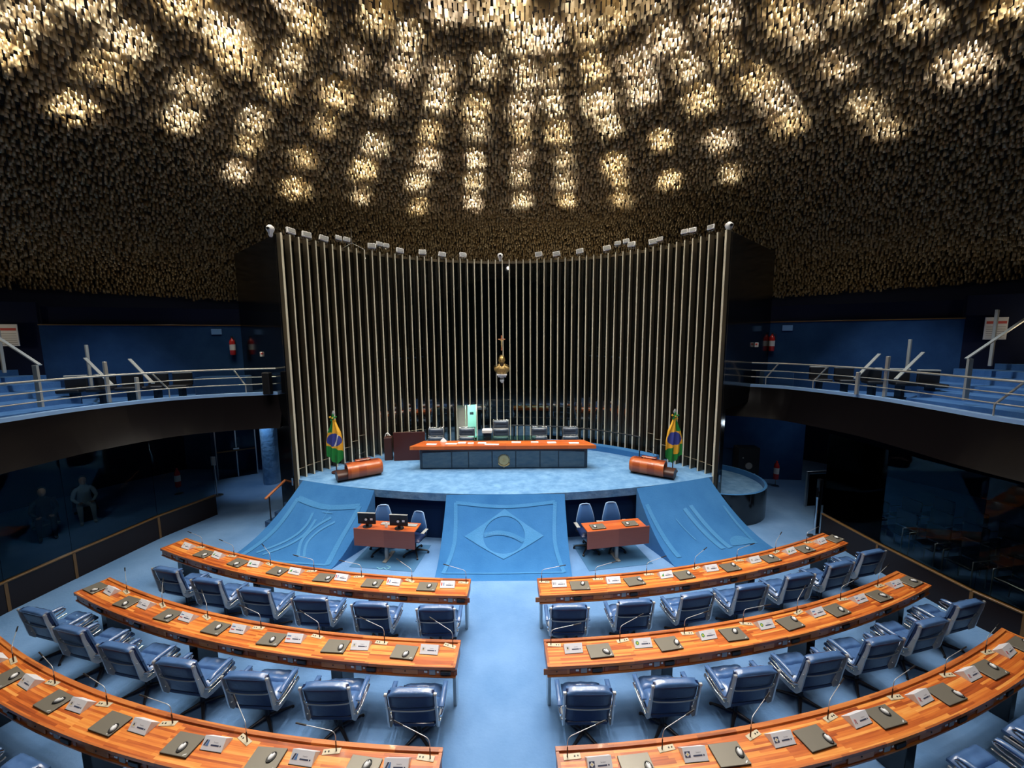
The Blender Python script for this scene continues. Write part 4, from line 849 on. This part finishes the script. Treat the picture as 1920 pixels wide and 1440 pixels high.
# ------------------------------------------------------------------ lecterns
def lectern(x, y, rz, lab, s):
    root = thing('lectern', lab, 'lectern', (x, y, HS), rz); L = 1.30
    # local x along the length; shell curls over
    def sec(x, k, z0=0.):
        P = []
        for q in range(24):
            a = 2 * PI * q / 24; c_, s_ = math.cos(a), math.sin(a)
            P.append((x, .27 * k * math.copysign(abs(c_) ** .8, c_) - .01, z0 + .225 + .215 * k * math.copysign(abs(s_) ** .75, s_)))
        return P
    xi, xo = -s * .58, s * .36
    b = MB(); b.loft([sec(xi, .86), sec(xi + s * .04, .97), sec(xi + s * .10, 1.0), sec(xo, 1.0)], cap=False); b.loft([sec(xo, 1.0), sec(xo, .90), sec(xi + s * .3, .88)], cap=False); b.loft([sec(xi, .86), sec(xi, .3)]); b.build('curved_shell', 'lectern', root)
    b = MB(); b.loft([[(x, y * .88, z * .62) for x, y, z in sec(q, .95)] for q in (xi + s * .15, xo + s * .26)]); b.build('inner_body', 'darkwood', root)
    b = MB(); b.box((-s * .10, .04, .465), (.42, .13, .05), bev=.018); b.build('microphone_tray', 'lectern', root)
    b = MB(); b.cyl((-s * .22, -.028, .47), (-s * .22, -.045, .47), .02, n=10); b.build('tray_knob', 'gold', root)
    b = MB(); b.tube(bez([(s * .12, .05, .44), (s * .10, .05, .62), (-s * .02, .08, .80)], 4), .006, 5); b.tube(bez([(s * .05, .06, .45), (s * .0, .06, .60), (-s * .18, .08, .68)], 4), .005, 5); b.build('microphone_stem', 'black', root)
lectern(-4.12, 10.72, math.atan2(.62, .95), 'curled orange wood lectern on the dais, left, before the left flag', -1)
lectern(4.12, 10.72, -math.atan2(.62, .95), 'curled orange wood lectern on the dais, right, before the right flag', 1)

# ------------------------------------------------------------------ flags
def flag(x, y, lab, mirror):
    root = thing('flag_on_pole', lab, 'flag', (x, y, HS)); H_ = 1.72
    b = MB(); b.cyl((0, 0, .03), (0, 0, H_), .016, n=8); b.build('pole', 'darkwood', root)
    b = MB(); b.cyl((0, 0, 0), (0, 0, .04), .14, n=16); b.build('pole_base', 'darkwood', root)
    b = MB(); b.loft([ell(0, 0, H_ + z, q, q * .4, 8) for z, q in ((-.02, .02), (.02, .05), (.07, .035), (.12, .005))]); b.build('finial', 'alu', root)
    b = MB()
    for k in range(5):
        a = PI / 2 + k * 2 * PI / 5; c = (.085 * math.cos(a), -.03, H_ - .09 + .085 * math.sin(a)); b.loft([[(c[0] + .028 * math.cos(t), c[1] - yy, c[2] + .028 * math.sin(t)) for t in np.linspace(0, 2 * PI, 9)[:-1]] for yy in (0, .02)], mi=k % 2)
    b.cyl((0, -.03, H_ - .09), (0, -.06, H_ - .09), .05, n=14, mi=0); b.cyl((0, -.06, H_ - .09), (0, -.07, H_ - .09), .025, n=12, mi=1); b.build('rosette', ['flag_green', 'flag_yellow'], root)
    NV, NU = 90, 44; V = []; F = []; mi = []
    def width(v):
        w = .05 + .13 * min(1, v / .32) ** 1.3 + .06 * min(1, max(0, (v - .3) / .3)); return w
    for j in range(NV + 1):
        v = j / NV; w = width(v)
        for i in range(NU + 1):
            u = -1 + 2 * i / NU; uu = u * (-1 if mirror else 1)
            drop = .22 * (1 - abs(uu - .15)) * max(0, (v - .82) / .18)
            z = H_ - .14 - v * 1.10 - drop; yy = -.045 - .035 * math.cos(u * 9 + v * 3) * (.5 + .5 * v) + .03 * u * u
            V.append((u * w + (.0 if not mirror else .0), yy, z))
    def colr(u, v):
        if mirror: u = -u
        z = v
        dx, dz = (u + .02) / .92, (z - .54) / .175
        if dx * dx + dz * dz < 1:
            return 3 if abs((dx - .25) + dz * .35 - .12) < .10 and not mirror else 2
        if v < .34: return 1 if u > -.25 else 0
        bot = .74 + .10 * (u + .3) * .8
        if v < bot and v > .30: return 1
        if mirror and v < .9 and 0 > u > -.75: return 1
        return 0
    for j in range(NV):
        for i in range(NU):
            F.append((j * (NU + 1) + i, j * (NU + 1) + i + 1, (j + 1) * (NU + 1) + i + 1, (j + 1) * (NU + 1) + i)); mi.append(colr(-1 + 2 * (i + .5) / NU, (j + .5) / NV))
    me = bpy.data.meshes.new('flag_cloth'); me.from_pydata(V, [], F)
    for q in ('flag_green', 'flag_yellow', 'flag_blue', 'flag_white'): me.materials.append(M[q])
    me.polygons.foreach_set('material_index', mi); me.polygons.foreach_set('use_smooth', [True] * len(F)); link('cloth', me, root)
flag(-4.93, 11.05, 'green and yellow flag with blue disc on a pole beside the left lectern', False)
flag(4.80, 10.95, 'green and yellow flag with blue disc on a pole beside the right lectern', True)

# ------------------------------------------------------------------ steps left of the left ramp, handrail, pillar
for k, (x, y) in enumerate(((-6.75, 10.46), (-6.60, 10.68), (-6.47, 10.94))):
    z1 = .17 * (k + 1); b = MB(); b.prism([(x, y), (-5.2, y - .75 + .0), (-5.2, y + .5), (x + .35, y + .9)], z1 - .17 if k == 0 else 0, z1); 
    b.build('stage_step', 'dcarpet', kind='structure')
hr = thing('stair_handrail', 'orange wooden handrail on thin dark posts beside the left ramp', 'handrail')
b = MB(); p0, p1 = Vector((-6.65, 10.40, .84)), Vector((-6.33, 11.20, 1.27)); d = p1 - p0; b.box((p0 + p1) / 2, (.07, d.length, .05), bev=.01, mx=d.to_track_quat('Y', 'Z').to_matrix().to_4x4()); b.build('rail', 'oak', hr)
for p in ((-6.60, 10.50), (-6.36, 11.1)): b = MB(); b.cyl((*p, .0), (*p, .9 if p[1] < 10.8 else 1.2), .018, n=8); b.build('post', 'black', hr)
b = MB(); b.cyl((-8.62, 13.9, 0), (-8.62, 13.9, 2.79), .27, n=28); b.build('pillar', 'stage', label='round blue carpeted pillar under the left gallery', cat='pillar')
ld = bpy.data.lights.new('pillar_downlight', 'SPOT'); ld.energy = 45; ld.spot_size = R(80); ld.spot_blend = .6; ld.color = (.6, .8, 1); ld.shadow_soft_size = .05
o = bpy.data.objects.new('pillar_downlight', ld); o.location = (-8.55, 13.3, 2.7); o.rotation_euler = (R(12), 0, 0); COL.objects.link(o)

# round platform at the right
dm = thing('round_platform', 'round black platform with blue carpeted top right of the right ramp', 'platform', (6.35, 11.75, 0))
b = MB(); rr = 1.47
ang = [R(-175 + 300 * i / 48) for i in range(49)]
O0 = [(rr * math.cos(a), rr * math.sin(a), 0) for a in ang]; O1 = [(rr * math.cos(a), rr * math.sin(a), .90) for a in ang]; I1 = [((rr - .07) * math.cos(a), (rr - .07) * math.sin(a), .90) for a in ang]; I0 = [((rr - .07) * math.cos(a), (rr - .07) * math.sin(a), .70) for a in ang]
b.grid([O0, O1]); b.build('drum_wall', 'blackgloss', dm)
b = MB(); b.grid([O1, I1]); b.grid([I1, I0]); b.build('drum_rim', 'ramp', dm)
b = MB(); b.cyl((0, 0, .60), (0, 0, .74), rr - .08, n=40); b.build('drum_deck', 'stage', dm)

# ------------------------------------------------------------------ galleries
ZG = 3.5
def gallery(sd, rim, fasz, wallA, wallB, side):
    P = bez([(x, y, 0) for x, y in rim], 8); n = len(P)
    out = []
    for i, p in enumerate(P):
        d = (P[min(i + 1, n - 1)] - P[max(i - 1, 0)]).normalized(); out.append(Vector((d.y, -d.x, 0)) * sd * -1)   # outward
    if (P[n // 2] + out[n // 2]).length < P[n // 2].length: out = [-q for q in out]
    g = MB(); far = 5.5
    A = [p for p in P]; B_ = [p + q * far for p, q in zip(P, out)]
    def sheet(b, L1, z1, L2, z2): b.grid([[(p.x, p.y, z1) for p in L1], [(p.x, p.y, z2) for p in L2]], smooth=False)
    F1 = [p + q * .16 for p, q in zip(P, out)]; F2 = [p + q * .22 for p, q in zip(P, out)]
    sheet(g, F1, ZG, B_, ZG); sheet(g, B_, ZG - .3, F1, ZG - .3); gl = struct(g, f'gallery_floor_{side}', 'tread')
    c = MB(); sheet(c, P, ZG + .24, F1, ZG + .24); sheet(c, F1, ZG + .24, F1, ZG - .02); sheet(c, P, ZG + .16, P, ZG + .24); c.build('curb', mat('lit_curb_carpet', (.30, .52, .88), .9), gl)  # curb colour lightened for the dome light it catches
    # fascia in panels
    k = 0
    for i in range(0, n - 1, 3):
        j = min(i + 3, n - 1); f_ = MB(); seg = range(i, j + 1)
        f_.grid([[(P[q].x + out[q].x * .01, P[q].y + out[q].y * .01, ZG + .18) for q in seg], [(P[q].x - out[q].x * .10, P[q].y - out[q].y * .10, ZG - .25) for q in seg], [(P[q].x - out[q].x * .38, P[q].y - out[q].y * .38, fasz) for q in seg]]); f_.grid([[(P[q].x - out[q].x * .38, P[q].y - out[q].y * .38, fasz) for q in seg], [(P[q].x + out[q].x * .30, P[q].y + out[q].y * .30, fasz) for q in seg]], smooth=False); f_.build('fascia_panel', 'fascia', gl)
    u = MB(); sheet(u, F2, fasz + .02, B_, fasz + .02); u.build('soffit', 'navy', gl)
    # railing
    rt = thing('gallery_railing', f'steel gallery railing with three thin rails, {side} side', 'railing')
    RI = [p + q * .04 for p, q in zip(P, out)]
    for z, r_ in ((4.40, .024), (4.17, .014), (3.97, .014)):
        b = MB(); b.tube([(p.x, p.y, z) for p in RI], r_, 6); b.build('rail', 'satin', rt)
    for fr in STRUTS[sd]:
        i = min(range(n), key=lambda q: abs(P[q].y - fr)); p = RI[i]; q = RI[min(i + 2, n - 1)]
        b = MB(); L = (RI[max(i - 2, 0)] - RI[min(i + 2, n - 1)]).normalized() * .14
        b.cyl((p.x + L.x + out[i].x * .10, p.y + L.y + out[i].y * .1, 4.38), (p.x - L.x, p.y - L.y, 3.95), .020, n=6); b.cyl((p.x - L.x, p.y - L.y, 3.99), (p.x - L.x, p.y - L.y, ZG + .22), .015, n=6); b.build('brace', 'satin', rt)
    return P, out
STRUTS = {-1: [6.9, 9.95, 10.75, 11.2], 1: [6.8, 10.75, 11.75, 12.7]}
RIML = [(-9.95, -1.0), (-9.9, 2.5), (-9.75, 5.2), (-9.62, 7.4), (-9.42, 8.7), (-8.75, 9.95), (-7.7, 10.65), (-6.35, 11.05)]
RIMR = [(9.6, -1.0), (9.5, 2.5), (9.2, 5.0), (8.95, 6.9), (9.0, 8.2), (8.95, 9.6), (8.35, 11.3), (7.6, 12.0), (6.75, 12.35)]
gallery(-1, RIML, 2.78, None, None, 'left'); gallery(1, RIMR, 2.78, None, None, 'right')
# gallery back walls
def vwall(name, a, c, z0, z1, m, th=.12, kind='structure'):
    a = Vector(a); c = Vector(c); d = (c - a).normalized(); n = Vector((-d.y, d.x)) * th; 
    if (a + n - Vector((0, 0))).length < a.length: n = -n
    b = MB(); b.prism([tuple(a), tuple(c), tuple(c + n), tuple(a + n)], z0, z1); return struct(b, name, m)
for sd in (-1, 1):
    A_ = (sd * 8.55, 13.0) if sd < 0 else (8.55, 13.3); C_ = (-13.25, 11.3) if sd < 0 else (12.9, 11.1)
    nm = SIDE[sd]
    vwall(f'wall_gallery_{nm}', A_, C_, ZG, 5.66, 'dcarpet'); 
    a = Vector(A_); c = Vector(C_); d = (c - a).normalized(); n = Vector((-d.y, d.x)); n = n if (a + n).length < a.length else -n
    b = MB(); b.prism([tuple(a - n * .14), tuple(c - n * .14), tuple(c + n * .03), tuple(a + n * .03)], 5.66, 5.69); struct(b, 'trim_2' if sd < 0 else 'trim_3', 'rail_wood')
    vwall(f'wall_upper_{nm}', a - n * .16, c - n * .16, 5.7, 6.2, 'navy')
    e = c + Vector((sd * 3.2, -1.6)); vwall(f'wall_landing_{nm}', c, e, ZG, 6.3, 'navy')
    # extinguisher, sign, poster on these walls
    def onwall(t, z, off=.03): p = a.lerp(c, t) + n * off; return (p.x, p.y, z)
    wz = math.atan2(d.y, d.x) + (PI if sd < 0 else 0)
    er = thing('fire_extinguisher', f'red fire extinguisher with white label on the {nm} gallery wall', 'extinguisher', onwall(.07, 4.72, .12), wz)
    b = MB(); b.loft([ell(0, 0, z, q, q, 14) for z, q in ((0, .07), (.03, .085), (.42, .085), (.49, .06), (.52, .03), (.56, .03))]); b.build('cylinder', 'red', er)
    b = MB(); b.loft([ell(0, 0, z, .0865, .0865, 14) for z in (.16, .34)], cap=False); b.build('paper_label', 'white', er)
    b = MB(); b.box((0, 0, .59), (.05, .09, .03)); b.tube([(0, -.04, .58), (.09, -.05, .55), (.10, -.03, .35)], .01, 6); b.build('valve', 'black', er)
    b = MB(); b.box((0, 0, 0), (.28, .015, .18), bev=.004); b.build('blue_sign', 'bluesign', label=f'small light blue sign high on the {nm} gallery wall', cat='sign', loc=onwall(.155, 5.47), rz=wz)
    pr = thing('notice_board', f'white notice with a red stripe beside the {nm} gallery landing', 'notice', (c.x + sd * .40, c.y - .40, 5.14), wz + sd * .1)
    b = MB(); b.box((0, 0, .24), (.46, .02, .60), bev=.004); b.build('sheet', 'white', pr); b = MB(); b.box((0, -.013, .40), (.40, .006, .07)); b.build('red_stripe', 'inkred', pr)
    b = MB()
    for q in range(6): b.box((0, -.012, .28 - q * .06), (.38, .004, .014))
    b.build('text_lines', 'graypl', pr)
    # terraced steps
    STEPS = [(10.51, 9.90, 3.62), (11.15, 10.24, 3.78), (11.75, 10.68, 3.94), (12.35, 10.86, 4.10), (13.0, 11.1, 4.26), (13.7, 11.2, 4.42)]
    for q, (x, y, z) in enumerate(STEPS):
        x = x - (.25 if sd > 0 else 0); b = MB(); dx, dy = sd * .20, -.98
        b.prism([(sd * x, y), (sd * x + 1.2 * dx * 4, y + dy * 5.5), (sd * 17, y + dy * 5.5), (sd * 17, y + .2)], ZG - .01, z); b.build('gallery_step', 'tread', kind='structure')
    # handrails of the steps
    hp = thing('step_handrail', f'flat silver handrail on steel posts over the {nm} gallery steps', 'handrail')
    b = MB(); p0 = Vector((sd * 11.33, 9.6, 4.63)); p1 = Vector((sd * 13.2, 9.9, 5.72)); dd = p1 - p0; b.box((p0 + p1) / 2, (.07, dd.length, .03), mx=dd.to_track_quat('Y', 'Z').to_matrix().to_4x4()); b.build('rail', 'satin', hp)
    b = MB(); b.box((sd * 10.55, 8.85, 4.2), (.10, .05, .95)); b.build('post', 'satin', hp)
    for i_, (x, y, z0, z1, w) in enumerate(((9.45, 9.3, 3.74, 4.72, .11), (9.20, 9.78, 3.74, 4.30, .11), (11.6, 10.95, 3.9, 5.1, .10), (13.0, 10.2, 4.4, 5.85, .12))):
        if sd > 0: x -= .33
        b = MB(); b.box((0, 0, (z1 - z0) / 2), (w, .06, z1 - z0), bev=.008)
        b.build('rail_post', 'satin', label=f'flat steel post of the {nm} gallery steps, {["tall one at the railing", "short one at the railing", "one beside the steps", "tallest one on the landing"][i_]}', cat='post', loc=(sd * x, y, z0), rz=sd * .5)
    b = MB()
    for (p0, p1) in ((Vector((sd * 9.55, 9.5, 4.15)), Vector((sd * 11.3, 10.6, 4.75))), (Vector((sd * 9.0, 10.0, 4.12)), Vector((sd * 10.4, 10.9, 4.70)))):
        dd = p1 - p0; b.box((p0 + p1) / 2, (.07, dd.length, .025), mx=dd.to_track_quat('Y', 'Z').to_matrix().to_4x4())
    b.build('lower_rail', 'satin', hp)
    # seats
    SP = [(11.3, 10.1), (10.8, 10.35), (10.28, 10.58), (9.76, 10.8), (9.24, 11.0)] if sd < 0 else [(11.1, 10.0), (10.72, 10.4), (10.28, 10.75), (9.8, 11.1), (9.3, 11.4)]
    for q, (x, y) in enumerate(SP):
        s_ = thing('gallery_chair', f'grey and black chair of the {nm} gallery row, {["nearest the steps", "second from the steps", "middle one", "second from the far end", "at the far end"][q]}', 'chair', (sd * x, y + .15, ZG), (.35 if sd < 0 else -.35), f'seats of the {nm} gallery')
        b = MB(); b.box((0, .10, .60), (.46, .08, .36), bev=.02); b.build('backrest', 'black', s_); b = MB(); b.box((0, .10, .79), (.46, .10, .05), bev=.015); b.build('backrest_cap', 'satin', s_)
        b = MB(); b.box((0, -.12, .42), (.46, .38, .09), bev=.02); b.build('seat_pan', 'black', s_); b = MB(); b.box((0, .0, .2), (.08, .3, .4)); b.build('seat_leg', 'black', s_)
    b = MB(); q0, q1 = ((-9.0, 11.45), (-7.75, 11.8)) if sd < 0 else ((8.75, 11.95), (8.0, 12.2)); q0 = Vector(q0); q1 = Vector(q1); dd = q1 - q0; b.box(((q0 + q1) / 2).to_3d() + Vector((0, 0, ZG + .32)), (dd.length, .5, .64), math.atan2(dd.y, dd.x), bev=.02)
    b.build('gallery_bench', 'dcarpet', label=f'blue carpeted bench beside the seats of the {nm} gallery', cat='bench')
b = MB(); b.cyl((0, 0, 0), (0, 0, .03), .03, n=10); b.build('pilot_lamp', 'amber', label='small amber lamp glowing beyond the left gallery landing', cat='lamp', loc=(-14.4, 10.72, 5.05))
b = MB(); b.box((0, 0, .28), (.20, .18, .62), bev=.02); b.build('black_speaker', 'black', label='black box speaker at the end of the left gallery railing', cat='speaker', loc=(-6.62, 10.86, 3.72))
for sd, x, y, z in ((-1, -7.25, 11.72, 4.78), (1, 7.7, 12.08, 4.95)):
    b = MB(); b.box((0, 0, 0), (.10, .05, .14), bev=.01); b.box((0, -.028, .02), (.05, .01, .05), mi=1); b.build('alarm_call_point', ['white', 'inkred'], label=f'small white and red call point on the black wall, {SIDE[sd]}', cat='alarm', loc=(x, y, z), rz=sd * -.7)

# ------------------------------------------------------------------ partitions under the galleries
def partition(name, pts, lab, posts):
    root = thing(name, lab, 'partition'); P = [Vector((x, y)) for x, y in pts]
    for i in range(len(P) - 1):
        a, c = P[i], P[i + 1]; d = c - a; L = d.length; n = max(1, round(L / 1.9)); ang = math.atan2(d.y, d.x)
        for k in range(n):
            m = a + d * (k + .5) / n; w = L / n
            b = MB(); b.box((m.x, m.y, .29), (w - .02, .07, .58), ang); b.build('wainscot_panel', 'wainscot', root)
            b = MB(); b.box((m.x, m.y, 1.69), (w, .012, 2.10), ang); b.build('glass_pane', 'clear', root)
            b = MB(); e = a + d * (k / n); b.box((e.x, e.y, .3), (.05, .09, .6), ang); b.build('panel_post', 'rail_wood', root)
        m = (a + c) / 2; b = MB(); b.box((m.x, m.y, .60), (L, .10, .035), ang, bev=.006); b.build('cap_rail', 'rail_wood', root)
partition('left_partition', [(-9.55, .5), (-9.68, 4.5), (-9.66, 7.1), (-9.50, 8.15), (-9.2, 9.9), (-8.72, 11.30)], 'dark wainscot and glass partition with wooden cap rail under the left gallery', [])
partition('right_partition', [(9.2, .5), (8.95, 4.0), (8.70, 6.0), (8.52, 6.6), (8.34, 8.25), (8.27, 9.75)], 'dark wainscot and glass partition with wooden cap rail under the right gallery', [])
# end post of right partition and turnstile frames
b = MB(); b.box((0, 0, .75), (.10, .10, 1.5), bev=.012); b.build('end_post', 'blackgloss', label='dark square post at the end of the right partition', cat='post', loc=(8.22, 9.86, 0))
b = MB(); b.cyl((0, 0, 0), (0, 0, 1.05), .03, n=10); b.cyl((0, 0, 0), (0, 0, .02), .16, n=20); b.cyl((0, 0, 1.05), (0, 0, 1.10), .04, n=10); b.build('crowd_post', 'chrome', label='polished steel post standing before the right partition end', cat='post', loc=(8.02, 9.66, 0))
tf = thing('glass_gate', 'pale blue framed glass gate behind the right partition end', 'gate', (9.7, 11.6, 0), .1)
for s in (-.5, .5): b = MB(); b.box((s, 0, .55), (.06, .06, 1.1)); b.build('gate_post', 'steel', tf)
b = MB(); b.box((0, 0, 1.08), (1.06, .05, .05)); b.build('top_bar', 'steel', tf)
b = MB(); b.box((0, 0, .5), (.9, .015, 1.0)); b.build('gate_pane', 'clear', tf)
# stanchion with sign, left
st = thing('sign_stanchion', 'thin steel stanchion with white card under the left gallery', 'stanchion', (-9.75, 12.7, 0))
b = MB(); b.cyl((0, 0, 0), (0, 0, 1.15), .02, n=8); b.build('post', 'steel', st); b = MB(); b.cyl((0, 0, 0), (0, 0, .025), .17, n=20); b.build('base', 'steel', st); b = MB(); b.box((0, -.03, 1.22), (.15, .015, .30), bev=.004); b.build('card', 'white', st)
gd = thing('glass_door_screen', 'dark framed glass door leaves with brass push bar, far left under the gallery', 'door', (-10.3, 14.55, 0), math.atan2(.68, 1.07))
for x in (-.62, .0, .62): b = MB(); b.box((x, 0, 1.07), (.035, .04, 2.14)); b.build('door_frame', 'steel', gd)
b = MB(); b.box((0, 0, 1.07), (1.24, .012, 2.1)); b.build('door_glass', 'clear', gd); b = MB(); b.box((0, -.04, 1.05), (1.2, .03, .05)); b.build('push_bar', 'rail_wood', gd)
b = MB(); b.box((0, 0, .0), (.18, .03, .06)); b.build('lock_plate', 'steel', gd, loc=(0, -.06, 1.12))
def extinguisher(x, y, lab):
    er = thing('fire_extinguisher', lab, 'extinguisher', (x, y, 0))
    b = MB(); b.loft([ell(0, 0, z, q, q, 14) for z, q in ((.25, .07), (.28, .085), (.72, .085), (.80, .06), (.84, .03), (.90, .03))]); b.build('cylinder', 'red', er)
    b = MB(); b.loft([ell(0, 0, z, .0865, .0865, 14) for z in (.45, .66)], cap=False); b.build('paper_label', 'white', er)
    b = MB(); b.cyl((0, 0, 0), (0, 0, .25), .012); b.cyl((0, 0, 0), (0, 0, .02), .12, n=14); b.build('floor_stand', 'steel', er)
extinguisher(9.38, 13.2, 'red fire extinguisher on a floor stand, right of the black cabinet'); extinguisher(-11.2, 12.9, 'dim red fire extinguisher under the left gallery beyond the glass')
bc = thing('speaker_cabinet', 'tall black cabinet with a round pale grille and a blue label', 'cabinet', (8.45, 13.45, 0), -.1)
b = MB(); b.box((0, 0, .68), (.72, .40, 1.36), bev=.02); b.build('cabinet_body', 'black', bc)
b = MB(); b.cyl((.0, -.20, .72), (.0, -.225, .72), .115, n=22); b.build('round_grille', 'graypl', bc); b = MB(); b.box((.02, -.21, .40), (.42, .012, .09)); b.build('blue_label', 'bluesign', bc); b = MB(); b.box((-.2, -.21, 1.0), (.03, .01, .03)); b.build('indicator', 'white', bc)
# far walls below the galleries
for sd in (-1, 1):
    vwall('wall_under_gallery_left' if sd < 0 else 'wall_under_gallery_right', (sd * 6.6, 15.2) if sd < 0 else (6.2, 14.2), (sd * 13.5, 15.5) if sd < 0 else (10.7, 13.75), 0, 2.78, 'dcarpet')
# rows of chairs dimly seen behind the right glass
cc = thing('visitor_chair', 'x', 'chair')
b = MB(); b.box((0, .22, .70), (.46, .05, .40), bev=.015); b.build('backrest', 'panelrim', cc)
b = MB(); b.box((0, 0, .44), (.46, .44, .06), bev=.015); b.build('seat', 'panelrim', cc)
b = MB(); [b.tube([(s * .25, -.2, 0), (s * .25, -.2, .62), (s * .25, .2, .62)], .012, 6) for s in (-1, 1)]; [b.cyl((s * .22, .2, 0), (s * .22, .22, .55), .012, n=6) for s in (-1, 1)]; b.build('chair_frame', 'steel', cc)
cct = tree_of(cc); rown = ['front', 'second', 'third']; posn = ['farthest', 'second farthest', 'middle', 'second nearest', 'nearest']
for i in range(3):
    for j in range(5):
        place('cc', cc, cct, (9.7 + i * .85 + (0 if j < 4 else .2), 9.9 - j * .72, 0), -PI / 2 + .12, f'dark visitor chair behind the right glass, {rown[i]} row, {posn[j]} from the camera' if j != 2 else f'dark visitor chair behind the right glass, middle of the {rown[i]} row', 'visitor chairs behind the right glass')

# people seated behind the left glass
def person(x, y, rz, lab, shirt, pants, lean=0.):
    root = thing('person', lab, 'person', (x, y, 0), rz)
    V = [(0, 0, .50), (0, -.02 - lean * .3, .68), (0, -.04 - lean * .7, .88), (0, -.05 - lean, 1.02), (0, -.07 - lean * 1.15, 1.12), (0, -.09 - lean * 1.3, 1.24)]
    Rr = [(.15, .13), (.14, .11), (.16, .12), (.09, .08), (.055, .055), (.095, .105)]
    E = [(i, i + 1) for i in range(5)]
    def chain(st, pts):
        k = st
        for p, r_ in pts: V.append(p); Rr.append((r_, r_)); E.append((k, len(V) - 1)); k = len(V) - 1
    for s in (-1, 1):
        chain(0, [((s * .10, -.06, .50), .10), ((s * .13, -.42, .53), .07), ((s * .13, -.46, .30), .055), ((s * .13, -.44, .08), .042), ((s * .14, -.56, .04), .035)])
        chain(3, [((s * .17, -.05 - lean, .98), .065), ((s * .24, -.10 - lean * .6, .74), .045), ((s * .16, -.33 - lean * .3, .66), .035), ((s * .12, -.40, .64), .028)])
    me = bpy.data.meshes.new('body'); me.from_pydata(V, E, []); o = link('body', me, root)
    md = o.modifiers.new('skin', 'SKIN'); sv = me.skin_vertices[0].data
    for i, r_ in enumerate(Rr): sv[i].radius = r_
    sv[0].use_root = True; o.modifiers.new('sub', 'SUBSURF').levels = 2
    for q in (shirt, pants, 'skin'): me.materials.append(M[q])
    hz = 1.26; hy = -.10 - lean * 1.35
    b = MB(); b.loft([ell(0, hy + .015, hz + z, rx, ry, 14) for z, rx, ry in ((-.13, .03, .04), (-.10, .055, .07), (-.05, .07, .09), (.0, .077, .098), (.05, .074, .095), (.09, .055, .07), (.115, .02, .03))]); b.loft([ell(0, hy - .085, hz + z, q, q, 6) for z, q in ((-.035, .016), (.01, .008))]); b.build('face', 'skin', root)
    b = MB(); b.loft([ell(0, hy + .035, hz + z, rx, ry, 14) for z, rx, ry in ((-.04, .072, .075), (.02, .083, .085), (.07, .08, .09), (.11, .055, .065), (.13, .02, .03))]); b.build('hair', 'suit', root)
    for s in (-1, 1):
        for f_ in range(4): b = MB(); b.tube([(s * .12 + (f_ - 1.5) * .018, -.40, .645), (s * .12 + (f_ - 1.5) * .019, -.45, .64), (s * .12 + (f_ - 1.5) * .017, -.475, .615)], [.011, .009, .007], 5); b.build('finger', 'skin', root)
        b = MB(); b.tube([(s * .09, -.38, .65), (s * .07, -.42, .655), (s * .072, -.445, .645)], [.012, .010, .008], 5); b.build('thumb', 'skin', root)
    c = thing('visitor_armchair', lab.replace('person', 'dark armchair under the person', 1).replace('leaning forward, ', '').replace('seated ', ''), 'chair', (x, y, 0), rz)
    b = MB(); b.box((0, .0, .34), (.5, .5, .08), bev=.02); b.build('seat', 'black', c); b = MB(); b.box((0, .24, .65), (.48, .05, .6), bev=.02); b.build('backrest', 'black', c); b = MB(); b.box((0, 0, .15), (.3, .3, .3)); b.build('base', 'black', c)
person(-12.3, 11.0, .9, 'person in a pale shirt leaning forward, seated behind the left glass', 'shirt', 'suit', .12)
person(-12.4, 10.1, .9, 'person in dark clothes seated behind the left glass', 'suit', 'suit', .05)
ld = bpy.data.lights.new('lounge_lamp', 'POINT'); ld.energy = 5; ld.color = (.8, .95, 1); ld.shadow_soft_size = .1
o = bpy.data.objects.new('lounge_lamp', ld); o.location = (-11.4, 9.6, 2.0); COL.objects.link(o)
ld = bpy.data.lights.new('lounge_lamp', 'POINT'); ld.energy = 6; ld.color = (.7, .85, 1); ld.shadow_soft_size = .1
o = bpy.data.objects.new('lounge_lamp', ld); o.location = (9.9, 12.4, 2.0); COL.objects.link(o)
for p, e in (((-10.2, 13.0, 2.0), 1.3), ((-10.0, 9.0, 8.8), 420), ((9.8, 9.2, 8.8), 420)):  # fill lights added to brighten the galleries and the floor below the left one
    ld = bpy.data.lights.new('gallery_fill', 'POINT' if e < 100 else 'SPOT'); ld.energy = e
    if e > 100: ld.spot_size = R(62); ld.spot_blend = .8
    ld.color = (.8, .9, 1); ld.shadow_soft_size = .1
    o = bpy.data.objects.new('gallery_fill', ld); o.location = p; COL.objects.link(o)
    if e > 100: o.rotation_euler = (R(12), R(-14 if p[0] > 0 else 14), 0)
